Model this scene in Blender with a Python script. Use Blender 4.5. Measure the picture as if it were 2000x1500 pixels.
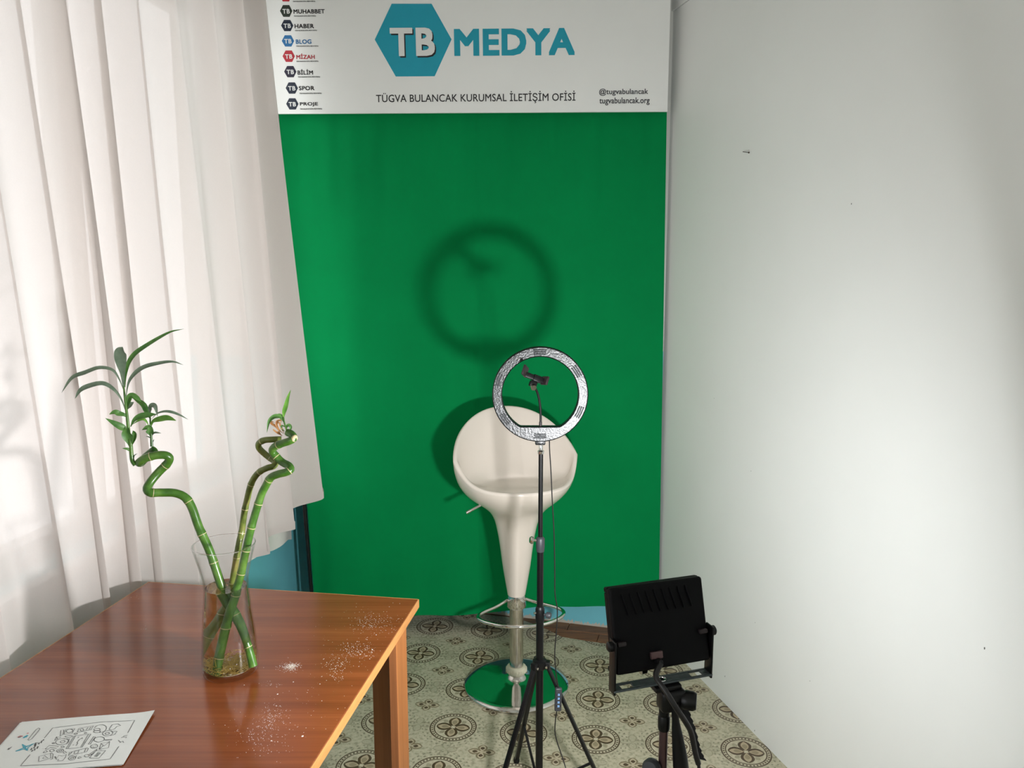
import bpy, bmesh, math, random
from mathutils import Vector, Matrix

random.seed(7)
for o in list(bpy.data.objects):
    bpy.data.objects.remove(o)
S = bpy.context.scene
COL = S.collection

# ------------------------------------------------------------------ camera
CAM_H = 1.58
PITCH = math.radians(8.35)
FPX = 1500.0
cd = bpy.data.cameras.new('camera')
cd.sensor_fit = 'HORIZONTAL'
cd.sensor_width = 36.0
cd.lens = 36.0 * FPX / 2000.0
cd.clip_start = 0.02
cam = bpy.data.objects.new('camera', cd)
COL.objects.link(cam)
cam.location = (0, 0, CAM_H)
cam.rotation_euler = (math.pi / 2 - PITCH, 0, 0)
S.camera = cam

# ------------------------------------------------------------------ daylight and exposure
SKY = 5.2
FLOOD = 1900.0
w = bpy.data.worlds.new('overcast_sky')
S.world = w
w.use_nodes = True
bg = w.node_tree.nodes['Background']
bg.inputs[0].default_value = (0.97, 0.985, 1.0, 1)
bg.inputs[1].default_value = SKY
S.view_settings.view_transform = 'Standard'
S.view_settings.look = 'None'
S.view_settings.exposure = 0.0
S.view_settings.gamma = 1.0
S.view_settings.use_curve_mapping = False

# left wall runs along WD, through W0
WA = math.radians(8.2)
WD = Vector((math.sin(WA), math.cos(WA), 0))
WN = Vector((math.cos(WA), -math.sin(WA), 0))      # into the room
W0 = Vector((-1.21, 1.95, 0))


def wl(s, off=0.0, z=0.0):
    """point on the left wall: s along it (0 at the table's far corner), off into the room"""
    return W0 + WD * s + WN * off + Vector((0, 0, z))


WINDOWS = [(-1.12, 1.06, 0.80, 2.55), (-3.75, -1.45, 0.80, 2.55)]
for (s0, s1, z0, z1) in WINDOWS:
    ld = bpy.data.lights.new('window_portal', 'AREA')
    ld.shape = 'RECTANGLE'
    ld.size = s1 - s0
    ld.size_y = z1 - z0
    ld.cycles.is_portal = True
    lo = bpy.data.objects.new('window_portal', ld)
    COL.objects.link(lo)
    M = Matrix((WD, Vector((0, 0, 1)), -WN)).transposed()
    if M.determinant() < 0:
        M = Matrix((-WD, Vector((0, 0, 1)), -WN)).transposed()
    lo.matrix_world = Matrix.Translation(wl((s0 + s1) / 2, -0.24, (z0 + z1) / 2)) @ M.to_4x4()


# ------------------------------------------------------------------ helpers
def lin(c):
    return tuple((v / 255.0 / 12.92) if v / 255.0 <= 0.04045 else ((v / 255.0 + 0.055) / 1.055) ** 2.4 for v in c) + (1.0,)


def ray(px, py):
    u = (px - 1000) / FPX
    v = (py - 750) / FPX
    c, s = math.cos(PITCH), math.sin(PITCH)
    return Vector((u, c - v * s, -s - v * c))


EYE = Vector((0, 0, CAM_H))


def at_y(px, py, y):
    """where the line of sight through a photo point reaches distance y into the room"""
    r = ray(px, py)
    return EYE + r * (y / r.y)


def at_z(px, py, z):
    r = ray(px, py)
    return EYE + r * ((z - CAM_H) / r.z)


def at_plane(px, py, p0, n):
    r = ray(px, py)
    return EYE + r * ((p0 - EYE).dot(n) / r.dot(n))


def tag(o, label=None, cat=None, group=None, kind=None):
    if label: o['label'] = label
    if cat: o['category'] = cat
    if group: o['group'] = group
    if kind: o['kind'] = kind
    return o


ROOTLOC = {}


def thing(name, loc, label, cat, group=None):
    o = bpy.data.objects.new(name, None)
    o.empty_display_size = 0.05
    COL.objects.link(o)
    o.location = loc
    ROOTLOC[o.name] = Vector(loc)
    return tag(o, label, cat, group)


class MB:
    def __init__(self):
        self.v = []
        self.f = []

    def add(self, vs, fs):
        n = len(self.v)
        self.v += [Vector(p) for p in vs]
        self.f += [tuple(i + n for i in f) for f in fs]
        return self

    def box(self, c, d, R=None, bevel=0.0, seg=2):
        bm = bmesh.new()
        bmesh.ops.create_cube(bm, size=1.0)
        for q in bm.verts:
            q.co = Vector((q.co.x * d[0], q.co.y * d[1], q.co.z * d[2]))
        if bevel > 0:
            bmesh.ops.bevel(bm, geom=list(bm.edges), offset=bevel, segments=seg, profile=0.5, affect='EDGES', clamp_overlap=True)
        bm.verts.index_update()
        c = Vector(c)
        vs = [(R @ q.co if R else q.co) + c for q in bm.verts]
        fs = [[q.index for q in f.verts] for f in bm.faces]
        bm.free()
        return self.add(vs, fs)

    def tube(self, pts, r, seg=12, closed=False, caps=True, sq=1.0):
        pts = [Vector(p) for p in pts]
        n = len(pts)
        rs = r if isinstance(r, (list, tuple)) else [r] * n
        tang = []
        for i in range(n):
            if closed:
                t = pts[(i + 1) % n] - pts[i - 1]
            else:
                t = pts[min(i + 1, n - 1)] - pts[max(i - 1, 0)]
            tang.append(t.normalized() if t.length > 1e-9 else Vector((0, 0, 1)))
        ref = Vector((0, 0, 1)) if abs(tang[0].z) < 0.9 else Vector((1, 0, 0))
        nn = (ref - tang[0] * ref.dot(tang[0])).normalized()
        vs = []
        for i in range(n):
            nn = nn - tang[i] * nn.dot(tang[i])
            nn = nn.normalized()
            b = tang[i].cross(nn)
            for k in range(seg):
                a = 2 * math.pi * k / seg
                vs.append(pts[i] + (nn * math.cos(a) + b * math.sin(a) * sq) * rs[i])
        fs = []
        for i in range(n if closed else n - 1):
            j = (i + 1) % n
            for k in range(seg):
                l = (k + 1) % seg
                fs.append((i * seg + k, i * seg + l, j * seg + l, j * seg + k))
        if caps and not closed:
            fs.append(tuple(range(seg - 1, -1, -1)))
            fs.append(tuple((n - 1) * seg + k for k in range(seg)))
        return self.add(vs, fs)

    def lathe(self, prof, c, seg=40, axis=None):
        """prof: (radius, height) list; open ends at radius 0 close with a point"""
        c = Vector(c)
        R = Matrix.Identity(3) if axis is None else Vector((0, 0, 1)).rotation_difference(Vector(axis)).to_matrix()
        vs, rows = [], []
        for (r, z) in prof:
            if r < 1e-6:
                rows.append([len(vs)])
                vs.append(c + R @ Vector((0, 0, z)))
            else:
                rows.append(list(range(len(vs), len(vs) + seg)))
                for k in range(seg):
                    a = 2 * math.pi * k / seg
                    vs.append(c + R @ Vector((r * math.cos(a), r * math.sin(a), z)))
        fs = []
        for A, B in zip(rows, rows[1:]):
            for k in range(seg):
                l = (k + 1) % seg
                if len(A) == 1 and len(B) == 1:
                    continue
                if len(A) == 1:
                    fs.append((A[0], B[l], B[k]))
                elif len(B) == 1:
                    fs.append((A[k], A[l], B[0]))
                else:
                    fs.append((A[k], A[l], B[l], B[k]))
        return self.add(vs, fs)

    def sheet(self, grid):
        """grid[i][j] of points"""
        h, wd = len(grid), len(grid[0])
        vs = [p for row in grid for p in row]
        fs = [(i * wd + j, i * wd + j + 1, (i + 1) * wd + j + 1, (i + 1) * wd + j) for i in range(h - 1) for j in range(wd - 1)]
        return self.add(vs, fs)

    def prism(self, poly, ext):
        """polygon of points extruded by a vector"""
        poly = [Vector(p) for p in poly]
        ext = Vector(ext)
        n = len(poly)
        vs = poly + [p + ext for p in poly]
        fs = [tuple(range(n - 1, -1, -1)), tuple(range(n, 2 * n))]
        fs += [(i, (i + 1) % n, n + (i + 1) % n, n + i) for i in range(n)]
        return self.add(vs, fs)

    def ribbon(self, pts, wd, up):
        """flat printed line of width wd lying on the plane with normal up"""
        pts = [Vector(p) for p in pts]
        n = len(pts)
        vs = []
        for i in range(n):
            t = pts[min(i + 1, n - 1)] - pts[max(i - 1, 0)]
            if t.length < 1e-9:
                t = Vector((1, 0, 0))
            s = up.cross(t).normalized() * wd / 2
            vs += [pts[i] - s, pts[i] + s]
        fs = [(2 * i, 2 * i + 2, 2 * i + 3, 2 * i + 1) for i in range(n - 1)]
        return self.add(vs, fs)

    def build(self, name, mat, parent=None, smooth=True, angle=40, recalc=True):
        me = bpy.data.meshes.new(name)
        off = Vector((0, 0, 0))
        if parent is not None:
            p = parent
            while p.parent is not None:
                p = p.parent
            off = ROOTLOC.get(p.name, Vector((0, 0, 0)))
        me.from_pydata([tuple(q - off) for q in self.v], [], self.f)
        if recalc:
            bm = bmesh.new()
            bm.from_mesh(me)
            bmesh.ops.recalc_face_normals(bm, faces=bm.faces)
            bm.to_mesh(me)
            bm.free()
        me.update()
        if smooth:
            me.polygons.foreach_set('use_smooth', [True] * len(me.polygons))
            try:
                me.set_sharp_from_angle(angle=math.radians(angle))
            except Exception:
                pass
        if mat:
            me.materials.append(mat)
        o = bpy.data.objects.new(name, me)
        COL.objects.link(o)
        if parent is not None:
            o.parent = parent
        return o


def crom(pts, n=6):
    """Catmull-Rom through points (tuples of any length)"""
    P = [Vector(p) for p in pts]
    P = [P[0] * 2 - P[1]] + P + [P[-1] * 2 - P[-2]]
    out = []
    for i in range(1, len(P) - 2):
        for k in range(n):
            t = k / n
            a, b, c, d = P[i - 1], P[i], P[i + 1], P[i + 2]
            out.append(0.5 * ((2 * b) + (c - a) * t + (2 * a - 5 * b + 4 * c - d) * t * t + (3 * b - a - 3 * c + d) * t ** 3))
    out.append(P[-2])
    return out


def interp(x, xs, ys):
    if x <= xs[0]: return ys[0]
    for i in range(len(xs) - 1):
        if x <= xs[i + 1]:
            t = (x - xs[i]) / (xs[i + 1] - xs[i])
            return ys[i] + (ys[i + 1] - ys[i]) * t
    return ys[-1]


# ------------------------------------------------------------------ materials
class NT:
    def __init__(self, name):
        self.m = bpy.data.materials.new(name)
        self.m.use_nodes = True
        self.t = self.m.node_tree
        self.b = self.t.nodes['Principled BSDF']
        self.out = self.t.nodes['Material Output']

    def n(self, typ, **kw):
        nd = self.t.nodes.new(typ)
        for k, v in kw.items():
            setattr(nd, k, v)
        return nd

    def link(self, a, b):
        self.t.links.new(a, b)

    def m_(self, op, a, b=None, c=None, clamp=False):
        nd = self.n('ShaderNodeMath', operation=op)
        nd.use_clamp = clamp
        for i, x in enumerate((a, b, c)):
            if x is None: continue
            if isinstance(x, (int, float)): nd.inputs[i].default_value = x
            else: self.link(x, nd.inputs[i])
        return nd.outputs[0]

    def mixc(self, f, a, b, blend='MIX'):
        nd = self.n('ShaderNodeMix', data_type='RGBA', blend_type=blend)
        for i, x in ((0, f), (6, a), (7, b)):
            if isinstance(x, (int, float)): nd.inputs[i].default_value = x
            elif isinstance(x, tuple): nd.inputs[i].default_value = x
            else: self.link(x, nd.inputs[i])
        return nd.outputs[2]

    def coord(self, which='Object', scale=(1, 1, 1), rot=(0, 0, 0), loc=(0, 0, 0)):
        tc = self.n('ShaderNodeTexCoord')
        mp = self.n('ShaderNodeMapping')
        mp.inputs['Scale'].default_value = scale
        mp.inputs['Rotation'].default_value = rot
        mp.inputs['Location'].default_value = loc
        self.link(tc.outputs[which], mp.inputs[0])
        return mp.outputs[0]

    def noise(self, vec, scale, detail=3, rough=0.55, out='Fac'):
        nd = self.n('ShaderNodeTexNoise')
        nd.inputs['Scale'].default_value = scale
        nd.inputs['Detail'].default_value = detail
        nd.inputs['Roughness'].default_value = rough
        if vec is not None: self.link(vec, nd.inputs['Vector'])
        return nd.outputs[out]

    def ramp(self, f, stops):
        nd = self.n('ShaderNodeValToRGB')
        el = nd.color_ramp.elements
        while len(el) < len(stops): el.new(0.5)
        for e, (p, c) in zip(el, stops):
            e.position = p
            e.color = c
        self.link(f, nd.inputs[0])
        return nd.outputs[0]

    def bump(self, h, strength=0.2, dist=0.002):
        nd = self.n('ShaderNodeBump')
        nd.inputs['Strength'].default_value = strength
        nd.inputs['Distance'].default_value = dist
        self.link(h, nd.inputs['Height'])
        self.link(nd.outputs[0], self.b.inputs['Normal'])

    def base(self, c):
        if isinstance(c, tuple): self.b.inputs['Base Color'].default_value = c
        else: self.link(c, self.b.inputs['Base Color'])

    def set(self, rough=None, metal=None, spec=None, coat=None, coatr=None, trans=None, ior=None):
        I = self.b.inputs
        if rough is not None: I['Roughness'].default_value = rough
        if metal is not None: I['Metallic'].default_value = metal
        if spec is not None: I['Specular IOR Level'].default_value = spec
        if coat is not None: I['Coat Weight'].default_value = coat
        if coatr is not None: I['Coat Roughness'].default_value = coatr
        if trans is not None: I['Transmission Weight'].default_value = trans
        if ior is not None: I['IOR'].default_value = ior
        return self


def simple(name, rgb, rough=0.5, metal=0.0, var=0.05, nscale=30.0, bump=0.0, bdist=0.001, **kw):
    k = NT(name)
    v = k.coord()
    f = k.noise(v, nscale)
    a = lin(rgb)
    d = tuple(max(0, x * (1 - var)) for x in a[:3]) + (1,)
    u = tuple(min(1, x * (1 + var)) for x in a[:3]) + (1,)
    k.base(k.ramp(f, [(0.3, d), (0.7, u)]))
    k.set(rough=rough, metal=metal, **kw)
    if bump: k.bump(f, bump, bdist)
    return k.m


def mat_wall(name, white, dado=None, edge=1.0, ragged=0.0):
    k = NT(name)
    v = k.coord()
    f = k.noise(v, 2.2, 4)
    a = lin(white)
    col = k.ramp(f, [(0.3, tuple(x * 0.97 for x in a[:3]) + (1,)), (0.7, a)])
    if dado:
        sep = k.n('ShaderNodeSeparateXYZ')
        k.link(v, sep.inputs[0])
        z = sep.outputs[2]
        fz = k.noise(v, 14, 4)
        zz = k.m_('ADD', z, k.m_('MULTIPLY', k.m_('SUBTRACT', fz, 0.5), 0.02))
        b = lin(dado)
        bl = k.ramp(k.noise(v, 5, 4), [(0.3, tuple(x * 0.93 for x in b[:3]) + (1,)), (0.7, b)])
        col = k.mixc(k.m_('LESS_THAN', zz, edge), col, bl)
        if ragged:
            mp = k.coord(scale=(150, 150, 25))
            fr = k.noise(mp, 1.0, 4)
            lim = k.m_('MULTIPLY', k.m_('SUBTRACT', fr, 0.35), ragged)
            col = k.mixc(k.m_('LESS_THAN', z, lim), col, lin((196, 190, 176)))
    k.base(col)
    k.set(rough=0.45, spec=0.5)
    k.bump(k.noise(v, 160, 3), 0.12, 0.001)
    return k.m


def mat_vinyl():
    """printed vinyl: 25 cm repeat, ringed medallions, small brown flowers, soft grey crosses"""
    k = NT('patterned_vinyl')
    P = 0.2485
    a0 = math.radians(8.1)
    tc = k.n('ShaderNodeTexCoord')
    sep0 = k.n('ShaderNodeSeparateXYZ')
    k.link(tc.outputs['Object'], sep0.inputs[0])
    X, Y = sep0.outputs[0], sep0.outputs[1]
    cx, cy = 0.356, 2.910
    dx, dy = k.m_('SUBTRACT', X, cx), k.m_('SUBTRACT', Y, cy)
    ca, sa = math.cos(a0) / P, math.sin(a0) / P
    U = k.m_('SUBTRACT', k.m_('MULTIPLY', dx, ca), k.m_('MULTIPLY', dy, sa))
    V = k.m_('ADD', k.m_('MULTIPLY', dx, sa), k.m_('MULTIPLY', dy, ca))

    def cell(u, v, ou, ov):
        fx = k.m_('SUBTRACT', k.m_('FRACT', k.m_('ADD', u, ou + 0.5)), 0.5)
        fy = k.m_('SUBTRACT', k.m_('FRACT', k.m_('ADD', v, ov + 0.5)), 0.5)
        return fx, fy

    def lt(a, b): return k.m_('LESS_THAN', a, b)
    def gt(a, b): return k.m_('GREATER_THAN', a, b)
    def AND(a, b): return k.m_('MULTIPLY', a, b)
    def OR(a, b): return k.m_('MAXIMUM', a, b)
    def band(x, c, h): return lt(k.m_('ABSOLUTE', k.m_('SUBTRACT', x, c)), h)

    def petal(u, v, L0, L1, W, pw=0.8):
        """signed distance-like: v minus half width of a pointed petal"""
        t = k.m_('DIVIDE', k.m_('SUBTRACT', u, L0), L1 - L0, clamp=True)
        s = k.m_('POWER', k.m_('SINE', k.m_('MULTIPLY', t, math.pi)), pw)
        # drop shape: fuller towards the tip
        s = k.m_('MULTIPLY', s, k.m_('ADD', 0.75, k.m_('MULTIPLY', t, 0.45)))
        return k.m_('SUBTRACT', v, k.m_('MULTIPLY', s, W))

    fine = k.noise(tc.outputs['Object'], 260, 3)
    mid = k.noise(tc.outputs['Object'], 75, 4)
    big = k.noise(tc.outputs['Object'], 7, 3)
    wob = k.m_('MULTIPLY', k.m_('SUBTRACT', k.noise(tc.outputs['Object'], 120, 2), 0.5), 0.012)
    cream = k.ramp(mid, [(0.30, lin((150, 146, 122))), (0.5, lin((186, 180, 155))), (0.72, lin((200, 192, 168)))])
    col = k.mixc(k.m_('MULTIPLY', k.m_('SUBTRACT', big, 0.35), 0.35, clamp=True), cream, lin((172, 158, 130)))

    # soft grey crosses between medallions
    for (ou, ov) in ((0.5, 0.0), (0.0, 0.5)):
        fx, fy = cell(U, V, ou, ov)
        ax, ay = k.m_('ABSOLUTE', fx), k.m_('ABSOLUTE', fy)
        u, v = k.m_('MAXIMUM', ax, ay), k.m_('MINIMUM', ax, ay)
        d = k.m_('ADD', petal(u, v, 0.0, 0.165, 0.055, 0.6), wob)
        edge = AND(band(d, 0.0, 0.010), lt(u, 0.165))
        col = k.mixc(k.m_('MULTIPLY', AND(lt(d, 0.0), gt(mid, 0.5)), 0.35), col, lin((140, 138, 116)))
        col = k.mixc(k.m_('MULTIPLY', edge, 0.45), col, lin((122, 118, 94)))

    # scattered dots, ringed around each medallion
    fx, fy = cell(U, V, 0, 0)
    r = k.m_('SQRT', k.m_('ADD', k.m_('MULTIPLY', fx, fx), k.m_('MULTIPLY', fy, fy)))
    ang = k.m_('ARCTAN2', fy, fx)
    for rr, n, h in ((0.375, 26, 0.012), (0.43, 32, 0.010)):
        dot = AND(band(k.m_('ADD', r, wob), rr, h), gt(k.m_('SINE', k.m_('MULTIPLY', ang, n)), 0.45))
        col = k.mixc(k.m_('MULTIPLY', dot, 0.6), col, lin((104, 104, 84)))

    # medallion
    ax, ay = k.m_('ABSOLUTE', fx), k.m_('ABSOLUTE', fy)
    u, v = k.m_('MAXIMUM', ax, ay), k.m_('MINIMUM', ax, ay)
    brown = k.ramp(fine, [(0.3, lin((40, 27, 14))), (0.75, lin((82, 56, 30)))])
    inside = lt(r, 0.325)
    col = k.mixc(inside, col, k.ramp(mid, [(0.3, lin((176, 168, 142))), (0.7, lin((204, 196, 172)))]))
    rw = k.m_('ADD', r, k.m_('MULTIPLY', wob, 0.35))
    rings = OR(band(rw, 0.322, 0.0095), band(rw, 0.266, 0.0080))
    beads = AND(band(rw, 0.294, 0.0125), gt(k.m_('SINE', k.m_('MULTIPLY', ang, 40)), 0.0))
    dw = k.m_('ADD', petal(u, v, 0.012, 0.232, 0.072, 0.75), k.m_('MULTIPLY', wob, 0.7))
    pin = AND(lt(dw, 0.0), lt(u, 0.232))
    col = k.mixc(pin, col, lin((178, 162, 134)))
    di = petal(u, v, 0.06, 0.165, 0.036, 0.7)
    col = k.mixc(k.m_('MULTIPLY', AND(lt(di, 0.0), AND(gt(u, 0.06), lt(u, 0.165))), 0.6), col, lin((128, 118, 92)))
    pout = AND(band(dw, 0.0, 0.0190), AND(gt(u, 0.03), lt(u, 0.236)))
    # small leaves on the diagonals
    q1 = k.m_('MULTIPLY', k.m_('ADD', ax, ay), 0.7071)
    q2 = k.m_('ABSOLUTE', k.m_('MULTIPLY', k.m_('SUBTRACT', ax, ay), 0.7071))
    dl = petal(q1, q2, 0.14, 0.225, 0.035, 0.8)
    col = k.mixc(k.m_('MULTIPLY', AND(lt(dl, 0.0), AND(gt(q1, 0.14), lt(q1, 0.225))), 0.55), col, lin((130, 124, 98)))
    col = k.mixc(k.m_('MULTIPLY', OR(OR(rings, beads), pout), 0.93), col, brown)
    col = k.mixc(lt(r, 0.022), col, lin((200, 192, 168)))

    # small brown flowers at the cell centres
    fx, fy = cell(U, V, 0.5, 0.5)
    ax, ay = k.m_('ABSOLUTE', fx), k.m_('ABSOLUTE', fy)
    u, v = k.m_('MAXIMUM', ax, ay), k.m_('MINIMUM', ax, ay)
    L = k.m_('ADD', 0.150, k.m_('MULTIPLY', gt(ax, ay), 0.03))
    uu = k.m_('DIVIDE', k.m_('MULTIPLY', u, 0.15), L)
    d = k.m_('ADD', petal(uu, v, 0.0, 0.150, 0.055, 0.75), k.m_('MULTIPLY', wob, 0.6))
    ok = lt(uu, 0.153)
    col = k.mixc(k.m_('MULTIPLY', AND(lt(d, 0.0), ok), 0.5), col, lin((186, 168, 142)))
    col = k.mixc(k.m_('MULTIPLY', AND(AND(band(d, 0.0, 0.0125), ok), gt(uu, 0.02)), 0.75), col, lin((104, 90, 62)))
    d2 = k.m_('ADD', petal(uu, v, 0.045, 0.108, 0.030, 0.8), k.m_('MULTIPLY', wob, 0.5))
    col = k.mixc(k.m_('MULTIPLY', AND(lt(d2, 0.0), AND(gt(uu, 0.045), lt(uu, 0.108))), 0.9), col, brown)

    col = k.mixc(k.m_('MULTIPLY', k.m_('SUBTRACT', fine, 0.45), 0.5, clamp=True), col, lin((120, 112, 90)))
    k.base(col)
    k.set(rough=0.48, spec=0.4)
    k.bump(fine, 0.15, 0.001)
    return k.m


def mat_wood(name, c0, c1, c2, rot=0.0, rough=0.22, coat=0.35, axis=0, scale=1.0):
    k = NT(name)
    sc = [9.0, 9.0, 9.0]
    sc[axis] = 0.7
    v = k.coord(scale=tuple(x * scale for x in sc), rot=(0, 0, rot))
    f = k.noise(v, 1.6, 6, 0.6)
    v2 = k.coord(scale=tuple((x * x * 2.2 if i != axis else 2.0) * scale for i, x in enumerate(sc)), rot=(0, 0, rot))
    g = k.noise(v2, 1.0, 4, 0.6)
    c = k.ramp(k.m_('ADD', k.m_('MULTIPLY', f, 0.7), k.m_('MULTIPLY', g, 0.3)),
               [(0.33, lin(c0)), (0.5, lin(c1)), (0.68, lin(c2))])
    k.base(c)
    k.set(rough=rough, coat=coat, coatr=0.12)
    k.bump(g, 0.04, 0.0005)
    return k.m


def mat_curtain():
    k = NT('sheer_voile')
    t = k.t
    v = k.coord(scale=(1, 1, 1))
    f = k.noise(v, 380, 2)
    tr = k.n('ShaderNodeBsdfTranslucent')
    di = k.n('ShaderNodeBsdfDiffuse')
    tp = k.n('ShaderNodeBsdfTransparent')
    tr.inputs[0].default_value = (0.35, 0.332, 0.322, 1)
    di.inputs[0].default_value = lin((236, 226, 220))
    m1 = k.n('ShaderNodeMixShader')
    m1.inputs[0].default_value = 0.68
    k.link(tr.outputs[0], m1.inputs[1])
    k.link(di.outputs[0], m1.inputs[2])
    m2 = k.n('ShaderNodeMixShader')
    k.link(k.m_('ADD', 0.01, k.m_('MULTIPLY', f, 0.06)), m2.inputs[0])
    k.link(m1.outputs[0], m2.inputs[1])
    k.link(tp.outputs[0], m2.inputs[2])
    k.link(m2.outputs[0], k.out.inputs[0])
    return k.m


def mat_cloth(name, rgb, rough=0.85, trans=0.0, weave=900.0):
    k = NT(name)
    v = k.coord()
    f = k.noise(v, 3.0, 4)
    a = lin(rgb)
    k.base(k.ramp(f, [(0.3, tuple(x * 0.93 for x in a[:3]) + (1,)), (0.7, tuple(min(1, x * 1.05) for x in a[:3]) + (1,))]))
    k.set(rough=rough, spec=0.06)
    k.bump(k.noise(v, weave, 2), 0.15, 0.0006)
    return k.m


def mat_pane():
    k = NT('window_glass')
    tp = k.n('ShaderNodeBsdfTransparent')
    gl = k.n('ShaderNodeBsdfGlossy')
    gl.inputs['Roughness'].default_value = 0.02
    lw = k.n('ShaderNodeLayerWeight')
    fac = k.m_('ADD', 0.025, k.m_('MULTIPLY', k.m_('POWER', lw.outputs['Facing'], 5.0), 0.75))
    m = k.n('ShaderNodeMixShader')
    k.link(fac, m.inputs[0])
    k.link(tp.outputs[0], m.inputs[1])
    k.link(gl.outputs[0], m.inputs[2])
    k.link(m.outputs[0], k.out.inputs[0])
    return k.m


def mat_glass(name, tint=(1, 1, 1, 1), ior=1.45):
    """clear glass that also lets direct light through to what stands in it"""
    k = NT(name)
    k.base(tint)
    k.set(rough=0.0, trans=1.0, ior=ior)
    return k.m


def mat_emit(name, rgb, strength):
    k = NT(name)
    e = k.n('ShaderNodeEmission')
    e.inputs[0].default_value = rgb
    e.inputs[1].default_value = strength
    k.link(e.outputs[0], k.out.inputs[0])
    return k.m


def mat_bamboo(name, c0, c1, c2, rough=0.3):
    k = NT(name)
    v = k.coord(scale=(1, 1, 1))
    f = k.noise(v, 38, 4)
    k.base(k.ramp(f, [(0.3, lin(c0)), (0.5, lin(c1)), (0.72, lin(c2))]))
    k.set(rough=rough, spec=0.5)
    return k.m


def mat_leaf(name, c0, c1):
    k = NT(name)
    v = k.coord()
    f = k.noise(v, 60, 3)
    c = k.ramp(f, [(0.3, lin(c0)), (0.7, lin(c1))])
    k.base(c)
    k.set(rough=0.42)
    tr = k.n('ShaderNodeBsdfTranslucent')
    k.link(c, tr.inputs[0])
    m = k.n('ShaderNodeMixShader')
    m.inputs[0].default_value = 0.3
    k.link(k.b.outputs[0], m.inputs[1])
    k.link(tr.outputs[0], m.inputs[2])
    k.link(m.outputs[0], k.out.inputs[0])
    return k.m


M = {}
M['wall_white'] = mat_wall('white_wall_paint', (235, 236, 233))
M['wall_dado'] = mat_wall('two_tone_wall_paint', (222, 222, 216), (122, 208, 220), 1.25)
M['wall_dado_back'] = mat_wall('two_tone_back_paint', (222, 222, 216), (122, 204, 218), 1.25, 0.055)
M['ceiling'] = mat_wall('ceiling_paint', (222, 222, 218))
M['vinyl'] = mat_vinyl()
M['plank'] = mat_wood('worn_parquet', (84, 52, 30), (120, 78, 48), (150, 104, 66), rot=math.radians(15), rough=0.55, coat=0.0, scale=4.0)
M['pvc'] = simple('white_pvc', (232, 232, 230), 0.35)
M['pane'] = mat_pane()
M['curtain'] = mat_curtain()
M['lining'] = mat_cloth('white_lining', (236, 234, 228))
M['green'] = mat_cloth('chroma_green_cloth', (3, 129, 69), rough=0.8)
M['board'] = simple('white_foam_board', (233, 234, 231), 0.4, var=0.015, nscale=4)
M['teal'] = simple('teal_print', (18, 152, 174), 0.4, var=0.02)
M['ink'] = simple('black_print', (24, 20, 24), 0.45, var=0.02)
M['ink_soft'] = simple('grey_print', (62, 62, 66), 0.45, var=0.02)
M['print_white'] = simple('white_print', (224, 225, 222), 0.4, var=0.01)
M['print_olive'] = simple('dark_olive_print', (42, 50, 42), 0.4, var=0.02)
M['print_navy'] = simple('navy_print', (26, 36, 54), 0.4, var=0.02)
M['print_violet'] = simple('dark_violet_print', (38, 34, 54), 0.4, var=0.02)
M['print_blue'] = simple('blue_print', (42, 108, 160), 0.4, var=0.02)
M['print_red'] = simple('red_print', (176, 44, 56), 0.4, var=0.02)
M['black_metal'] = simple('black_painted_metal', (7, 7, 8), 0.38, var=0.1, spec=0.35)
M['black_plastic'] = simple('black_plastic', (8, 8, 9), 0.42, var=0.1, spec=0.35)
M['flood_body'] = simple('black_cast_aluminium', (5, 5, 7), 0.6, var=0.1, spec=0.15)
M['bracket'] = simple('dark_grey_bracket', (78, 86, 88), 0.42, 0.3, var=0.12, nscale=140, bump=0.2)
M['grey_plastic'] = simple('dark_grey_plastic', (52, 54, 58), 0.45, var=0.06)
M['chrome'] = simple('chrome', (226, 224, 220), 0.09, 1.0, var=0.02)
M['chrome_worn'] = simple('worn_chrome', (206, 202, 194), 0.14, 1.0, var=0.08, nscale=60)
M['stool_white'] = simple('white_abs', (228, 217, 205), 0.22, var=0.015, nscale=6, coat=0.3)
M['cream_plastic'] = simple('cream_plastic', (216, 212, 188), 0.45)
M['ring_plastic'] = simple('glossy_grainy_plastic', (24, 25, 27), 0.3, var=0.25, nscale=190, bump=0.55, bdist=0.0015)
M['vent_bar'] = simple('vent_bar_plastic', (84, 86, 88), 0.3, var=0.1)
M['ring_edge'] = simple('ring_edge_plastic', (20, 21, 22), 0.35)
M['diffuser'] = simple('milky_diffuser', (232, 232, 228), 0.5)
M['brown_plastic'] = simple('brown_black_plastic', (36, 26, 28), 0.5)
M['pole_brown'] = simple('bronze_tube', (96, 74, 74), 0.3, 0.6)
M['led_glow'] = mat_emit('blue_led_digits', (0.35, 0.62, 1.0, 1), 1.6)
M['table_top'] = mat_wood('walnut_laminate', (104, 50, 24), (126, 64, 32), (144, 78, 42), rot=math.radians(-8.5), rough=0.17, coat=0.0)
M['table_edge'] = mat_wood('oak_edge_band', (164, 108, 58), (186, 128, 72), (202, 146, 86), rot=math.radians(-8.5), rough=0.4, coat=0.1, axis=1)
M['table_leg'] = mat_wood('walnut_leg', (146, 88, 44), (170, 106, 56), (186, 122, 68), rough=0.4, coat=0.1, axis=2)
M['table_leg_edge'] = mat_wood('walnut_leg_edge', (110, 66, 36), (136, 84, 48), (156, 100, 60), rough=0.45, coat=0.05, axis=2)
M['thin_glass'] = mat_pane()
M['glass'] = mat_glass('clear_glass', (0.985, 0.995, 0.99, 1))
M['water'] = mat_glass('water', (0.97, 0.985, 0.97, 1), 1.333)
M['bamboo'] = mat_bamboo('green_bamboo', (46, 84, 24), (68, 110, 36), (98, 136, 58))
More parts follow.
